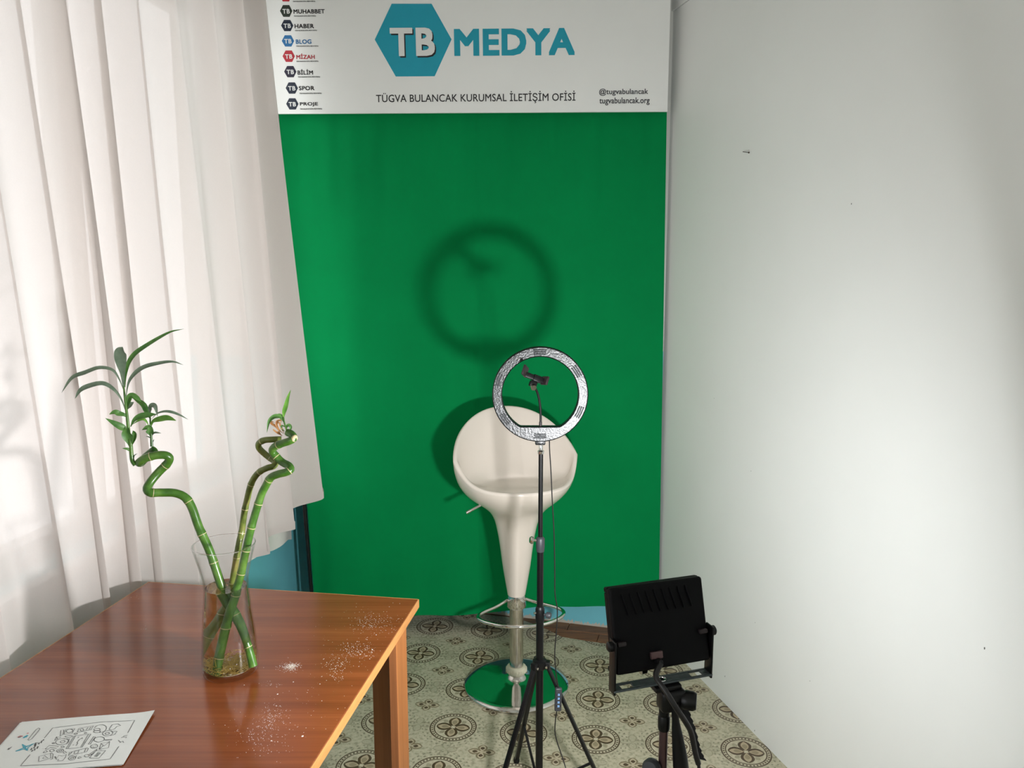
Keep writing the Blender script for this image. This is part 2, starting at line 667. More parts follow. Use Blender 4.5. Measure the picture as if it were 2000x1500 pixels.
M['bamboo_brown'] = mat_bamboo('browning_bamboo', (74, 84, 34), (104, 118, 50), (132, 126, 70))
M['node_ring'] = simple('bamboo_node', (196, 180, 138), 0.6)
M['leaf'] = mat_leaf('green_leaf', (66, 118, 52), (104, 150, 76))
M['leaf_grey'] = mat_leaf('grey_green_leaf', (104, 126, 104), (134, 152, 130))  # paler grey-green leaf colour
M['leaf_light'] = mat_leaf('young_leaf', (88, 150, 48), (122, 176, 70))
M['dry_leaf'] = mat_leaf('dried_leaf', (168, 112, 66), (206, 156, 104))
M['roots'] = simple('fine_roots', (206, 178, 92), 0.6, var=0.25)
M['paper'] = simple('white_paper', (226, 228, 224), 0.7, var=0.01)
M['plaster'] = simple('plaster_dust', (228, 218, 204), 0.9, var=0.05)
M['nail'] = simple('rusty_nail', (74, 66, 60), 0.5, 0.6)
M['speck'] = simple('dark_scuff', (96, 94, 90), 0.8)
M['flood_lens'] = mat_emit('lit_led_panel', (0.985, 1.0, 1.02, 1), FLOOD)
M['reflector'] = simple('reflector', (200, 200, 200), 0.3, 0.8)
M['cord'] = simple('black_cord', (22, 20, 20), 0.45)
M['strap'] = simple('black_webbing', (16, 16, 18), 0.8, bump=0.3, nscale=200)
M['tag_white'] = simple('white_card', (214, 220, 218), 0.6)

# ------------------------------------------------------------------ room
CORNER = Vector((0.634, 3.200, 0))                      # back wall / right wall
BW = Vector((-math.cos(math.radians(15.1)), math.sin(math.radians(15.1)), 0))   # along the back wall, to the left
RW = Vector((0.2598, -0.9656, 0))                       # along the right wall, towards the camera
RN = Vector((-0.9656, -0.2598, 0))                      # right wall, into the room
BN = Vector((-math.sin(math.radians(15.1)), -math.cos(math.radians(15.1)), 0))  # back wall, into the room
CEIL = 3.0
# left-back corner
s_l = None
for i in range(4000):
    p = wl(i * 0.001)
    if (p - CORNER).dot(BN) < 0:
        s_l = i * 0.001
        break
LB = wl(s_l)
NEAR_S = -4.6
LF = wl(NEAR_S)
tR = (CORNER.y - LF.y) / -RW.y
RF = CORNER + RW * tR


def slab(a, b, z0, z1, n, th):
    """vertical wall slab from a to b, inner face on the line, thickness outward"""
    m = MB()
    a = Vector((a.x, a.y, 0)); b = Vector((b.x, b.y, 0))
    o = -n * th
    m.prism([a + Vector((0, 0, z0)), b + Vector((0, 0, z0)), b + o + Vector((0, 0, z0)), a + o + Vector((0, 0, z0))], (0, 0, z1 - z0))
    return m


def structure(o):
    o['kind'] = 'structure'
    return o


structure(slab(CORNER - BW * 0.1, LB + BW * 0.25, -0.02, CEIL, BN, 0.12).build('wall_back', M['wall_dado_back'], smooth=False))
wr = structure(slab(CORNER - RW * 0.1, RF + RW * 0.2, -0.02, 2.59, RN, 0.08).build('wall_right', M['wall_white'], smooth=False))
beam = slab(CORNER - RW * 0.1 + RN * 0.006, RF + RW * 0.2 + RN * 0.006, 2.592, CEIL, RN, 0.09)
structure(beam.build('trim_1', M['wall_white'], smooth=False))
structure(slab(RF + RW * 0.1 + Vector((0.1, 0, 0)), LF - Vector((0.4, 0, 0)), -0.02, CEIL, Vector((0, 1, 0)), 0.12).build('wall_front', M['wall_white'], smooth=False))
# left wall with two window openings
m = MB()
TH = 0.22


def lbox(m, s0, s1, z0, z1, o0=0.0, o1=-TH):
    m.prism([wl(s0, o0, z0), wl(s1, o0, z0), wl(s1, o1, z0), wl(s0, o1, z0)], (0, 0, z1 - z0))


ss = sorted([NEAR_S - 0.2] + [v for W in WINDOWS for v in W[:2]] + [s_l + 0.15])
for i in range(0, len(ss) - 1):
    isw = any(abs(ss[i] - W[0]) < 1e-6 for W in WINDOWS)
    if isw:
        lbox(m, ss[i], ss[i + 1], -0.02, WINDOWS[0][2])
        lbox(m, ss[i], ss[i + 1], WINDOWS[0][3], CEIL)
    else:
        lbox(m, ss[i], ss[i + 1], -0.02, CEIL)
structure(m.build('wall_left', M['wall_dado'], smooth=False))
m = MB().prism([Vector((-2.6, -3, CEIL)), Vector((2.8, -3, CEIL)), Vector((2.8, 4.3, CEIL)), Vector((-2.6, 4.3, CEIL))], (0, 0, 0.1))
structure(m.build('ceiling', M['ceiling'], smooth=False))

for wi, (s0, s1, z0, z1) in enumerate(WINDOWS):
    fr = MB()
    fw = 0.055
    lbox(fr, s0, s1, z0, z0 + fw, -0.10, -0.16)
    lbox(fr, s0, s1, z1 - fw, z1, -0.10, -0.16)
    lbox(fr, s0, s0 + fw, z0 + fw, z1 - fw, -0.10, -0.16)
    lbox(fr, s1 - fw, s1, z0 + fw, z1 - fw, -0.10, -0.16)
    wo = structure(fr.build('window_%d' % (wi + 1), M['pvc'], smooth=False))
    n = 3
    inner = (s1 - s0 - 2 * fw)
    for k in range(1, n):
        mm = MB()
        c = s0 + fw + inner * k / n
        lbox(mm, c - 0.035, c + 0.035, z0 + fw, z1 - fw, -0.10, -0.16)
        mm.build('mullion', M['pvc'], wo, smooth=False)
    for k in range(n):
        a = s0 + fw + inner * k / n + (0.035 if k else 0)
        b = s0 + fw + inner * (k + 1) / n - (0.035 if k < n - 1 else 0)
        pm = MB()
        lbox(pm, a, b, z0 + fw, z1 - fw, -0.126, -0.132)
        pm.build('pane', M['pane'], wo, smooth=False)
    sl = MB()
    lbox(sl, s0 - 0.04, s1 + 0.04, z0 - 0.03, z0, 0.035, -0.10)
    sl.build('window_sill', M['pvc'], wo, smooth=False)

# floor: vinyl sheet that stops short of the back wall, parquet under it
VE = [at_z(1068, 1229, 0), at_z(1098, 1244, 0), at_z(1146, 1252, 0), at_z(1188, 1258, 0)]
far = [LB + Vector((-0.1, -0.02, 0)), Vector((0.02, 3.345, 0)), Vector((0.10, 3.28, 0))] + VE + [at_z(1240, 1264, 0), Vector((0.72, 3.055, 0))]
poly = [LF + Vector((-0.1, -0.1, 0)), RF + Vector((0.2, -0.1, 0))] + [Vector((p.x, p.y, 0)) for p in reversed(far)]
m = MB().prism([p + Vector((0, 0, -0.003)) for p in poly], (0, 0, 0.003))
m.prism([Vector((-2.6, -3, -0.06)), Vector((2.8, -3, -0.06)), Vector((2.8, 4.3, -0.06)), Vector((-2.6, 4.3, -0.06))], (0, 0, 0.04))
floor = structure(m.build('floor', M['vinyl'], smooth=False))
ang_bw = math.atan2(-BW.y, -BW.x)
Rbw = Matrix.Rotation(ang_bw, 3, 'Z')
for row in range(3):
    off = 0.036 + row * 0.072
    x = -0.02 + 0.05 * (row % 2)
    while x < 0.85:
        L = 0.19 + 0.05 * random.random()
        c = CORNER + BW * (x + L / 2) + BN * off
        MB().box((c.x, c.y, -0.0115), (L - 0.003, 0.0695, 0.016), Rbw, 0.0012, 1).build('plank', M['plank'], floor, smooth=False)
        x += L

# nail and scuffs on the right wall
def on_rw(px, py, off=0.0):
    return at_plane(px, py, CORNER + RN * off, RN)


p = on_rw(1462, 297)
nl = thing('nail', p, 'small dark nail stuck in the upper right white wall', 'nail')
a = on_rw(1453, 296.5, 0.0); b = on_rw(1464.5, 298, 0.004)
MB().tube([a - RN * 0.004, a + RN * 0.004, b + RN * 0.004], 0.0011, 8).build('shank', M['nail'], nl)
MB().lathe([(0, 0), (0.0028, 0), (0.0028, 0.0012), (0, 0.0012)], b + RN * 0.004, 12, axis=(b - a).normalized()).build('head', M['nail'], nl)
for (px, py, r) in ((1416, 1321, .0028), (1474, 1427, .003), (1467, 920, .0018), (1395, 778, .0012), (1475, 1216, .0016), (1923, 1266, .003), (1582, 1330, .0015), (1663, 398, .003)):
    c = on_rw(px, py, 0.0004)
    mm = MB()
    n = 9
    t2 = RW
    pts = []
    for k in range(n):
        aa = 2 * math.pi * k / n
        rr = r * (0.55 + 0.6 * random.random())
        pts.append(c + RW * (rr * 0.5 * math.cos(aa)) + Vector((0, 0, rr * math.sin(aa))))
    mm.prism(pts, RN * 0.0006)
    mm.build('paint_chip', M['speck'], wr, smooth=False)

# ------------------------------------------------------------------ curtain
def curtain_pt(s, h, hem):
    """s along the wall, h 0 at the rail .. 1 at the hem"""
    ph = 2 * math.pi * (s / 0.165 + 0.36 * math.sin(s * 3.3 + 0.6) + 0.13 * math.sin(s * 8.1))
    A = (0.025 + 0.008 * math.sin(s * 5.0 + 1.0) + 0.010 * max(0.0, min(1.0, s / 0.8))) * (0.75 + 0.45 * h)
    B = 0.024
    lean = 0.012 + 0.140 * max(0.0, min(1.0, (s - 0.2) / 0.95))
    off = 0.125 + lean * h + A * (math.sin(ph) + 0.28 * math.sin(2 * ph + 0.5))
    off += 0.006 * math.sin(s * 23 + h * 2.0)
    shear = 0.16 * max(0.0, min(1.0, (1.15 - s) / 1.3))
    st = s + B * math.cos(ph) * (0.8 + 0.3 * h) + shear * (h - 0.35) + 0.012 * math.sin(h * 3 + s * 9)
    z = 2.78 + (hem - 2.78) * h
    return wl(st, off, z)


m = MB()
NS, NH = 760, 26
S0, S1 = -1.75, 1.135
grid = []
for j in range(NH + 1):
    h = j / NH
    row = []
    for i in range(NS + 1):
        s = S0 + (S1 - S0) * i / NS
        hem = interp(s, [0.0, 0.65, 0.95, 1.06, 1.14], [0.50, 0.565, 0.645, 0.69, 0.75])
        row.append(curtain_pt(s, h, hem))
    grid.append(row)
m.sheet(grid)
cl = wl(0, 0.12, 0.5)
cur = thing('curtain', cl, 'long sheer white curtain hanging in folds along the left wall', 'curtain')
m.build('voile', M['curtain'], cur, recalc=False, angle=180)
# thin stitched hem
m = MB()
m.sheet([[grid[NH][i] + Vector((0, 0, 0.028)) + WN * 0.0012 for i in range(NS + 1)], [grid[NH][i] + WN * 0.0012 for i in range(NS + 1)]])
m.build('hem', M['curtain'], cur, recalc=False, angle=180)
MB().tube([wl(S0 - 0.1, 0.125, 2.80), wl(s_l - 0.25, 0.125, 2.80)], 0.012, 12).build('curtain_rail', M['pvc'], cur)

# white lining cloth behind the curtain's far end
m = MB()
g = []
for j in range(13):
    row = []
    for i in range(25):
        s = 0.84 + 0.50 * i / 24
        z0 = 0.450 + 0.008 * math.sin(s * 26) - 0.13 * (s - 1.0)
        z = 0.80 + (z0 - 0.80) * j / 12
        row.append(wl(s, 0.05 + 0.008 * math.sin(s * 30 + j * 0.2), z))
    g.append(row)
m.sheet(g)
tag(m.build('lining_panel', M['lining'], angle=180), 'plain white lining cloth showing below the curtain, above the blue wall', 'lining')

# ------------------------------------------------------------------ backdrop: stand, cloth, sign board
YB = 3.19
# cloth
m = MB()
NX, NZ = 170, 60
g = []
for j in range(NZ + 1):
    h = j / NZ
    row = []
    for i in range(NX + 1):
        q = i / NX
        xl = -0.936 + 0.068 * h
        xr = 0.612 + 0.024 * h
        x = xl + (xr - xl) * q
        zb = interp(x, [-.9, -.45, -.2, 0.0, 0.12, .6], [0.09, 0.085, 0.088, 0.105, 0.128, 0.125])
        z = 2.32 + (zb - 2.32) * h
        f = 0.0045 * math.sin(x * 34 + 1.5 * math.sin(h * 2.2)) * (1 - 0.6 * h)
        f += 0.006 * math.sin(x * 13 + 0.8 + h * 1.1)
        f += 0.003 * math.sin(x * 71 + 2 * h) * max(0, 1 - 3.0 * h)
        f += 0.020 * math.exp(-((x + 0.80 + 0.05 * h) / 0.05) ** 2) * h
        f -= 0.010 * math.exp(-((x + 0.55 - 0.06 * h) / 0.07) ** 2) * h
        f += 0.004 * math.exp(-((x + 0.145) / 0.006) ** 2)
        f += 0.012 * math.exp(-((x - 0.50) / 0.05) ** 2) * h
        row.append(Vector((x, YB + f - 0.03 * max(0, (q - 0.75) / 0.25) ** 2, z)))
    g.append(row)
m.sheet(g)
tag(m.build('backdrop_cloth', M['green'], angle=180), 'large green backdrop cloth hanging below the white sign board', 'backdrop')

# stand behind the cloth
p0 = at_y(600, 1000, 3.2)
sx = -0.885
st = thing('backdrop_stand', (sx, 3.23, 0), 'black backdrop stand, its post showing along the cloth\'s left edge', 'stand')
top = at_y(536.5, 250, 3.185); bot = at_y(608, 1157, 3.185)
ax_ = (top - bot) / (top.z - bot.z); top = top + ax_ * (2.40 - top.z); bot = bot - ax_ * bot.z
MB().tube([bot, top], 0.0080, 14).build('post', M['black_metal'], st)
MB().tube([Vector((0.50, 3.222, 0.0)), Vector((0.50, 3.222, 2.40))], 0.0095, 14).build('post', M['black_metal'], st)
MB().tube([Vector((-0.98, 3.222, 2.385)), Vector((0.55, 3.222, 2.385))], 0.010, 14).build('crossbar', M['black_metal'], st)
for xx in (bot.x, 0.50):
    MB().box((xx, 3.205, 0.006), (0.05, 0.10, 0.012), None, 0.003).build('foot', M['black_metal'], st)
for zz in (2.20, 2.10):
    MB().box((bot.x + ax_.x * zz, 3.178, zz), (0.012, 0.02, 0.02), None, 0.003).build('clip', M['grey_plastic'], st)

# sign board
Rb = Matrix.Rotation(math.radians(-0.45), 3, 'Y') @ Matrix.Rotation(math.radians(2.5), 3, 'X')
BA = Rb @ Vector((1, 0, 0))
BB = Rb @ Vector((0, 0, 1))
BNn = Rb @ Vector((0, -1, 0))                # towards the viewer
B0 = at_y(915, 224, 3.13)


def bloc(px, py):
    p = at_plane(px, py, B0, BNn) - B0
    return p.dot(BA), p.dot(BB)


def bpt(a, b, off=0.0):
    return B0 + BA * a + BB * b + BNn * off


aL, bL = bloc(526, 222.5)
aR, bR = bloc(1303.5, 218)
bTop = bloc(915, -70)[1]
sign = thing('sign_board', B0, 'white sign board with teal hexagon logo above the green cloth', 'sign')
bm_ = MB()
bc = (bL + bR) / 2
bm_.prism([bpt(aL, bL - 0), bpt(aR, bR - 0), bpt(aR, bTop), bpt(aL, bTop)], -BNn * 0.012)
board = bm_.build('panel', M['board'], sign, smooth=False)


def text_mesh(body, bold=0.0, shear=0.0, spacing=1.0):
    c = bpy.data.curves.new('t', 'FONT')
    c.body = body
    c.space_character = spacing
    c.resolution_u = 3
    o = bpy.data.objects.new('t', c)
    COL.objects.link(o)
    dg = bpy.context.evaluated_depsgraph_get()
    dg.update()
    ev = o.evaluated_get(dg)
    me = ev.to_mesh()
    vs = [v.co.copy() for v in me.vertices]
    fs = [tuple(p.vertices) for p in me.polygons]
    ev.to_mesh_clear()
    bpy.data.objects.remove(o)
    bpy.data.curves.remove(c)
    return vs, fs


def sign_text(name, body, box, mat, parent, bold=0.0, off=0.0006, spacing=1.0, label=None):
    vs, fs = text_mesh(body, bold, spacing=spacing)
    x0 = min(v.x for v in vs); x1 = max(v.x for v in vs)
    y0 = min(v.y for v in vs); y1 = max(v.y for v in vs)
    a0, b0 = bloc(box[0], box[3])
    a1, b1 = bloc(box[2], box[1])
    m = MB()
    ex = bold * 0.5
    if bold > 0:
        k0 = len(vs)
        allv, allf = [], []
        for q in range(8):
            ca_, sa_ = ((1, 0), (1, 1), (0, 1), (-1, 1), (-1, 0), (-1, -1), (0, -1), (1, -1))[q]
            ca_ *= ex; sa_ *= ex
            allf += [tuple(i + len(allv) for i in f) for f in fs]
            allv += [Vector((v.x + ca_, v.y + sa_, q * 4e-5)) for v in vs]
        vs, fs = allv, allf
        x0 -= ex; x1 += ex; y0 -= ex; y1 += ex
    m.add([bpt(a0 + (v.x - x0) / (x1 - x0) * (a1 - a0), b0 + (v.y - y0) / (y1 - y0) * (b1 - b0), off + v.z) for v in vs], fs)
    o = m.build(name, mat, parent, smooth=False, recalc=False)
    if label: o['label'] = label
    return o


def hexagon(name, pts, mat, parent, off, label=None):
    m = MB()
    P = [bpt(*bloc(*p), off) for p in pts]
    m.prism(P, -BNn * 0.0004)
    o = m.build(name, mat, parent, smooth=False)
    if label: o['label'] = label
    return o


hx = [(732, 77.5), (765, 7.5), (843, 7.5), (882, 77), (849, 149), (773, 149.5)]
hb = hexagon('hexagon_logo', hx, M['teal'], sign, 0.0010, 'teal hexagon')
sign_text('logo_shadow', 'TB', (765.5, 57, 851, 113), M['ink'], hb, 0.062, 0.0014, 1.12)
sign_text('logo_letters', 'TB', (763, 54, 848.5, 110), M['print_white'], hb, 0.062, 0.0018, 1.12)
sign_text('title_lettering', 'MEDYA', (887.5, 54.5, 1123, 109.5), M['teal'], sign, 0.07, 0.0008, 1.05)
sign_text('subtitle_lettering', 'TÜGVA BULANCAK KURUMSAL İLETİŞİM OFİSİ', (735, 177, 1124, 204), M['ink'], sign, 0.012, 0.0008, 1.02)
sign_text('handle_lettering', '@tugvabulancak', (1170, 172.5, 1266, 187.5), M['ink_soft'], sign, 0.03, 0.0008)
sign_text('address_lettering', 'tugvabulancak.org', (1170.5, 190, 1269, 206), M['ink_soft'], sign, 0.03, 0.0008)
rows = [
    (None, 'print_red', (546, -19.5, 570, 3), None, (572, 1, 615.5, 4.2)),
    ('MUHABBET', 'print_olive', (547, 10, 571, 33), (573.5, 18, 634, 27), (574, 29.6, 617, 32.8)),
    ('HABER', 'print_navy', (549, 39, 573, 61), (575.6, 46.6, 613, 55.6), (576, 57.8, 619, 61)),
    ('BLOG', 'print_blue', (550.4, 69, 574.5, 91), (578, 77, 608, 86), (578.5, 88.3, 622, 91.5)),
    ('MİZAH', 'print_red', (552, 98.7, 576, 121), (579, 104.4, 614.5, 115.5), (579, 118, 622, 121.2)),
    ('BİLİM', 'print_violet', (555, 129, 579, 151), (581.5, 135, 611, 146), (582, 148.4, 625, 151.7)),
    ('SPOR', 'print_navy', (558, 161, 582, 183), (584, 168, 614, 176.6), (585, 180.4, 628, 183.9)),
    ('PROJE', 'print_navy', (559, 192, 583, 214), (586, 199.5, 621, 208.2), (586, 210.8, 629, 214.2)),
]
for nm, mt, hbx, tbx, sbx in rows:
    x0, y0, x1, y1 = hbx
    w_ = x1 - x0
    cy_ = (y0 + y1) / 2
    pts = [(x0, cy_), (x0 + w_ * 0.24, y0), (x0 + w_ * 0.75, y0), (x1, cy_), (x0 + w_ * 0.78, y1), (x0 + w_ * 0.27, y1)]
    h_ = hexagon('small_hexagon', pts, M[mt], sign, 0.0008)
    hh = y1 - y0
    sign_text('logo_letters', 'TB', (x0 + w_ * 0.22, y0 + hh * 0.33, x0 + w_ * 0.79, y0 + hh * 0.73), M['print_white'], h_, 0.05, 0.0014, 1.1)
    if nm:
        tm = {'BLOG': M['print_blue'], 'MİZAH': M['print_red']}.get(nm, M['ink'])
        sign_text('entry_lettering', nm, tbx, tm, sign, 0.05, 0.0008, 1.05)
    sign_text('small_print', 'TÜGVA BULANCAK SOSYAL MEDYA PORTALI', sbx, M['ink'], sign, 0.05, 0.0008)

# ------------------------------------------------------------------ bar stool
SX, SY = 0.017, 2.765
stool = thing('bar_stool', (SX, SY, 0), 'white moulded bar stool with chrome foot ring before the green cloth', 'stool')
FACE = math.radians(14)      # front turned a little to one side


def stool_dir(phi):
    a = -math.pi / 2 + FACE + phi
    return Vector((math.cos(a), math.sin(a), 0))


side = [(.0335, .368), (.044, .43), (.053, .487), (.061, .55), (.069, .604), (.082, .662), (.100, .697), (.128, .722), (.178, .757), (.214, .803), (.232, .855), (.237, .897)]
front = [(.0335, .368), (.044, .43), (.053, .487), (.061, .55), (.069, .604), (.081, .655), (.098, .692), (.120, .718), (.152, .745), (.178, .770), (.196, .794), (.205, .815)]
back = [(.0335, .368), (.044, .43), (.053, .487), (.061, .55), (.069, .604), (.083, .662), (.106, .697), (.140, .730), (.186, .790), (.212, .870), (.222, .970), (.214, 1.050)]


def shell_prof(phi):
    c = math.cos(phi)
    out = []
    for f, s_, b in zip(front, side, back):
        if c >= 0:
            t = 1 - (1 - c) ** 3.2
            out.append((s_[0] + (f[0] - s_[0]) * t, s_[1] + (f[1] - s_[1]) * t))
        else:
            t = -1.12 * c + 0.12 * c ** 3
            out.append((s_[0] + (b[0] - s_[0]) * t, s_[1] + (b[1] - s_[1]) * t))
    return out


NP = 72
rows_ = []
for kphi in range(NP):
    phi = 2 * math.pi * kphi / NP
    pr = crom([(r, z, 0) for r, z in shell_prof(phi)], 3)
    o3 = [Vector((SX, SY, 0)) + stool_dir(phi) * p.x + Vector((0, 0, p.y)) for p in pr]
    R_, Z_ = pr[-1].x, pr[-1].y
    c = math.cos(phi)
    # rounded rim then the inside: down the back, into the seat pan
    seat = 0.800
    inn = [(R_ - .006, Z_ + .006), (R_ - .014, Z_ + .004)]
    dz = max(Z_ - seat, 0.0)
    t = max(-c, 0)
    inn += [(R_ - .022 - .012 * t, seat + dz * 0.80), (R_ - .030 - .030 * t, seat + dz * 0.5), (R_ - .046 - .046 * t, seat + dz * 0.22),
            (R_ - .075 - .045 * t, seat + dz * 0.06), (R_ * .52 - .025 * t, seat - .002), (R_ * .26, seat - .006)]
    pr2 = crom([(r, z, 0) for r, z in [(R_, Z_)] + inn], 3)[1:]
    o3 += [Vector((SX, SY, 0)) + stool_dir(phi) * p.x + Vector((0, 0, p.y)) for p in pr2]
    rows_.append(o3)
m = MB()
nr = len(rows_[0])
vs = [p for row in rows_ for p in row]
fs = []
for i in range(NP):
    j = (i + 1) % NP
    for k in range(nr - 1):
        fs.append((i * nr + k, j * nr + k, j * nr + k + 1, i * nr + k + 1))
ci = len(vs)
vs.append(Vector((SX, SY, 0.793)))
for i in range(NP):
    fs.append((i * nr + nr - 1, ((i + 1) % NP) * nr + nr - 1, ci))
m.add(vs, fs)
m.build('seat_shell', M['stool_white'], stool, angle=180)
C0 = Vector((SX, SY, 0))
MB().lathe([(.0255, .320), (.0345, .320), (.0362, .323), (.0362, .362), (.0345, .369), (.030, .371)], C0, 40).build('collar', M['chrome'], stool)
MB().lathe([(.0262, .06), (.0262, .33)], C0, 36).build('column', M['chrome_worn'], stool)
m = MB().lathe([(.0265, .052), (.034, .052), (.039, .060), (.0395, .070), (.035, .079), (.0265, .081)], C0, 40)
col_ = m.build('base_collar', M['cream_plastic'], stool)
for k in range(24):
    a = 2 * math.pi * k / 24
    MB().box(C0 + Vector((0.0395 * math.cos(a), 0.0395 * math.sin(a), 0.066)), (0.003, 0.0035, 0.014), Matrix.Rotation(a, 3, 'Z'), 0.0008, 1).build('rib', M['cream_plastic'], col_)
MB().lathe([(0, .004), (.194, .004), (.199, .002), (.201, .006), (.199, .0105), (.170, .0155), (.120, .0225), (.075, .030), (.050, .037), (.037, .046), (.030, .055), (.0262, .057)], C0, 96).build('base_plate', M['chrome'], stool, angle=60)
fr = [(-.030, .004), (-.075, -.035), (-.125, -.088), (-.140, -.118), (-.132, -.148), (-.100, -.175), (-.04, -.200), (.03, -.202), (.10, -.180), (.150, -.140), (.173, -.098), (.166, -.062), (.130, -.030), (.080, .000), (.030, .010)]
pts = crom([(SX + x, SY + y, .336 + (0.012 if i in (0, 14) else 0.0)) for i, (x, y) in enumerate(fr)], 5)
MB().tube(pts, 0.0065, 14).build('foot_ring', M['chrome'], stool)
l0 = at_y(984, 963, 2.735); l1 = at_y(911, 1001.5, 2.69)
lv = MB().tube([l0, l0.lerp(l1, 0.5), l1], 0.0048, 12).build('lever', M['chrome'], stool)
MB().tube([l0.lerp(l1, 0.90), l1 + (l1 - l0) * 0.005], 0.0062, 12).build('lever_tip', M['chrome_worn'], lv)

# white tag on the floor behind the stool
c = at_z(1021, 1196, 0.02)
m = MB().box(c, (0.012, 0.004, 0.045), Matrix.Rotation(0.2, 3, 'Y') @ Matrix.Rotation(-0.25, 3, 'X'), 0.0008, 1)
tag(m.build('paper_scrap', M['tag_white'], smooth=False), 'small white scrap leaning on the floor behind the stool column', 'scrap')

# ------------------------------------------------------------------ ring light and its stand
RC = Vector((0.0765, 2.064, 1.249))
rl = thing('ring_light', RC, 'black ring light seen from behind on the thin tripod stand', 'ring light')
RO, RI, CH = 0.1300, 0.1035, 0.0885
N = 120


def inner_r(a):
    s = math.sin(a)
    return min(RI, CH / -s) if s < -0.01 else RI


def rp(r, a, y):
    return RC + Vector((r * math.cos(a), y, r * math.sin(a)))


m = MB()
sec = [(0, 0.0, -.0075), (0, .0025, -.0105), (1, .0025, -.0105), (1, 0.0, -.0075), (1, 0.0, .0075), (0, 0.0, .0075)]
vs, fs = [], []
for k in range(N):
    a = 2 * math.pi * k / N
    ir = inner_r(a)
    for (which, ins, y) in sec:
        r = RO - ins if which else ir + ins
        vs.append(rp(r, a, y))
ns = len(sec)
for k in range(N):
    l = (k + 1) % N
    for q in range(ns):
        q2 = (q + 1) % ns
        fs.append((k * ns + q, l * ns + q, l * ns + q2, k * ns + q2))
m.add(vs, fs)
ro = m.build('ring_body', M['ring_plastic'], rl, angle=35)
# dark side bands
m = MB()
for rr, dr in ((RO + 0.0006, 0), (None, 0)):
    vs = []
    for k in range(N):
        a = 2 * math.pi * k / N
        r = rr if rr else inner_r(a) - 0.0006
        vs += [rp(r, a, -.0078), rp(r, a, .0095)]
    m.add(vs, [(2 * k, 2 * ((k + 1) % N), 2 * ((k + 1) % N) + 1, 2 * k + 1) for k in range(N)])
m.build('rim_band', M['ring_edge'], rl, angle=50)
m = MB()
vs, fs = [], []
for k in range(N):
    a = 2 * math.pi * k / N
    vs += [rp(inner_r(a) + .002, a, .0078), rp(inner_r(a) + .004, a, .011), rp(RO - .004, a, .011), rp(RO - .002, a, .0078)]
for k in range(N):
    l = (k + 1) % N
    for q in range(3):
        fs.append((k * 4 + q, l * 4 + q, l * 4 + q + 1, k * 4 + q + 1))
m.add(vs, fs).build('diffuser', M['diffuser'], rl, angle=50)
for ctr, rads in ((91, (.122, .1165, .111)), (33, (.1225, .117, .1115)), (-24, (.1225, .117, .1115)), (-90, (.1195, .1145, .1095)), (215, (.1225, .117, .1115)), (160, (.1225, .1165))):
    m = MB()
    for r in rads:
        pts = [rp(r, math.radians(ctr + t), -.0128) for t in [-7.5 + 15 * q / 8 for q in range(9)]]
        m.tube(pts, 0.00125, 8)
    vo = m.build('vent', M['vent_bar'], rl)
    g_ = MB()
    for r in rads:
        pts = [rp(r, math.radians(ctr + t), -.0105) for t in [-8.1 + 16.2 * q / 8 for q in range(9)]]
        g_.tube(pts, 0.0018, 8)
    g_.build('groove', M['ring_edge'], vo)
for ctr in (62, 122, 2, -60, 240, 186):
    MB().lathe([(0, 0), (.0022, 0), (.0016, .0012), (0, .0012)], rp(.1165, math.radians(ctr), -.0105), 14, axis=(0, -1, 0)).build('screw', M['chrome_worn'], rl)
MB().box(RC + Vector((0.001, 0, -.1335)), (.028, .020, .013), None, .003).build('socket', M['ring_plastic'], rl)
# goose neck and phone clamp
pts = crom([at_y(1055.5, 836, 2.064), at_y(1056, 815, 2.062), at_y(1055, 795, 2.058), at_y(1052, 775, 2.052), at_y(1047, 761, 2.045), at_y(1042, 753, 2.040)], 6)
MB().tube(pts, 0.0032, 10).build('goose_neck', M['black_plastic'], rl)
MB().tube([at_y(1055.5, 836, 2.064), at_y(1055.8, 824, 2.063)], 0.0040, 12).build('neck_ferrule', M['brown_plastic'], rl)
cl_ = thing('phone_holder', at_y(1041, 748, 2.038), 'small black phone clamp on the goose neck inside the ring', 'phone holder')
dirx = (at_y(1064, 746, 2.045) - at_y(1020, 729, 2.030)).normalized()
nrm = Vector((0.1, -1, 0.35)).normalized()
nrm = (nrm - dirx * nrm.dot(dirx)).normalized()
upv = nrm.cross(dirx)
Rc = Matrix((dirx, nrm, upv)).transposed()
cc = (at_y(1064, 746, 2.045) + at_y(1020, 729, 2.030)) / 2
MB().box(cc + nrm * 0.002, (.058, .010, .014), Rc, .002).build('clamp_bar', M['black_plastic'], cl_)
MB().box(cc + dirx * .010 + nrm * 0.003, (.024, .012, .018), Rc, .002).build('clamp_slider', M['black_plastic'], cl_)
Rj = Rc @ Matrix.Rotation(math.radians(38), 3, 'Z')
MB().box(cc - dirx * .031 + nrm * .010 + upv * 0.006, (.006, .034, .028), Rj, .0022).build('jaw', M['brown_plastic'], cl_)
Rj = Rc @ Matrix.Rotation(math.radians(-18), 3, 'Z')
MB().box(cc + dirx * .031 + nrm * .006 + upv * .002, (.007, .026, .024), Rj, .0022).build('jaw', M['brown_plastic'], cl_)
bj = at_y(1041, 750, 2.036)
MB().box(bj, (.020, .016, .016), Rc, .003).build('ball_joint', M['black_plastic'], cl_)
MB().lathe([(0, -.008), (.0075, -.008), (.008, 0), (.0075, .008), (0, .008)], bj + Vector((0, -.008, -.006)), 18, axis=(0.2, -1, -0.3)).build('thumb_screw', M['chrome_worn'], cl_)

# stand
PX, PY = 0.0795, 2.066
stand = thing('light_stand', (PX, PY, 0), 'slim black tripod stand carrying the ring light', 'tripod stand')


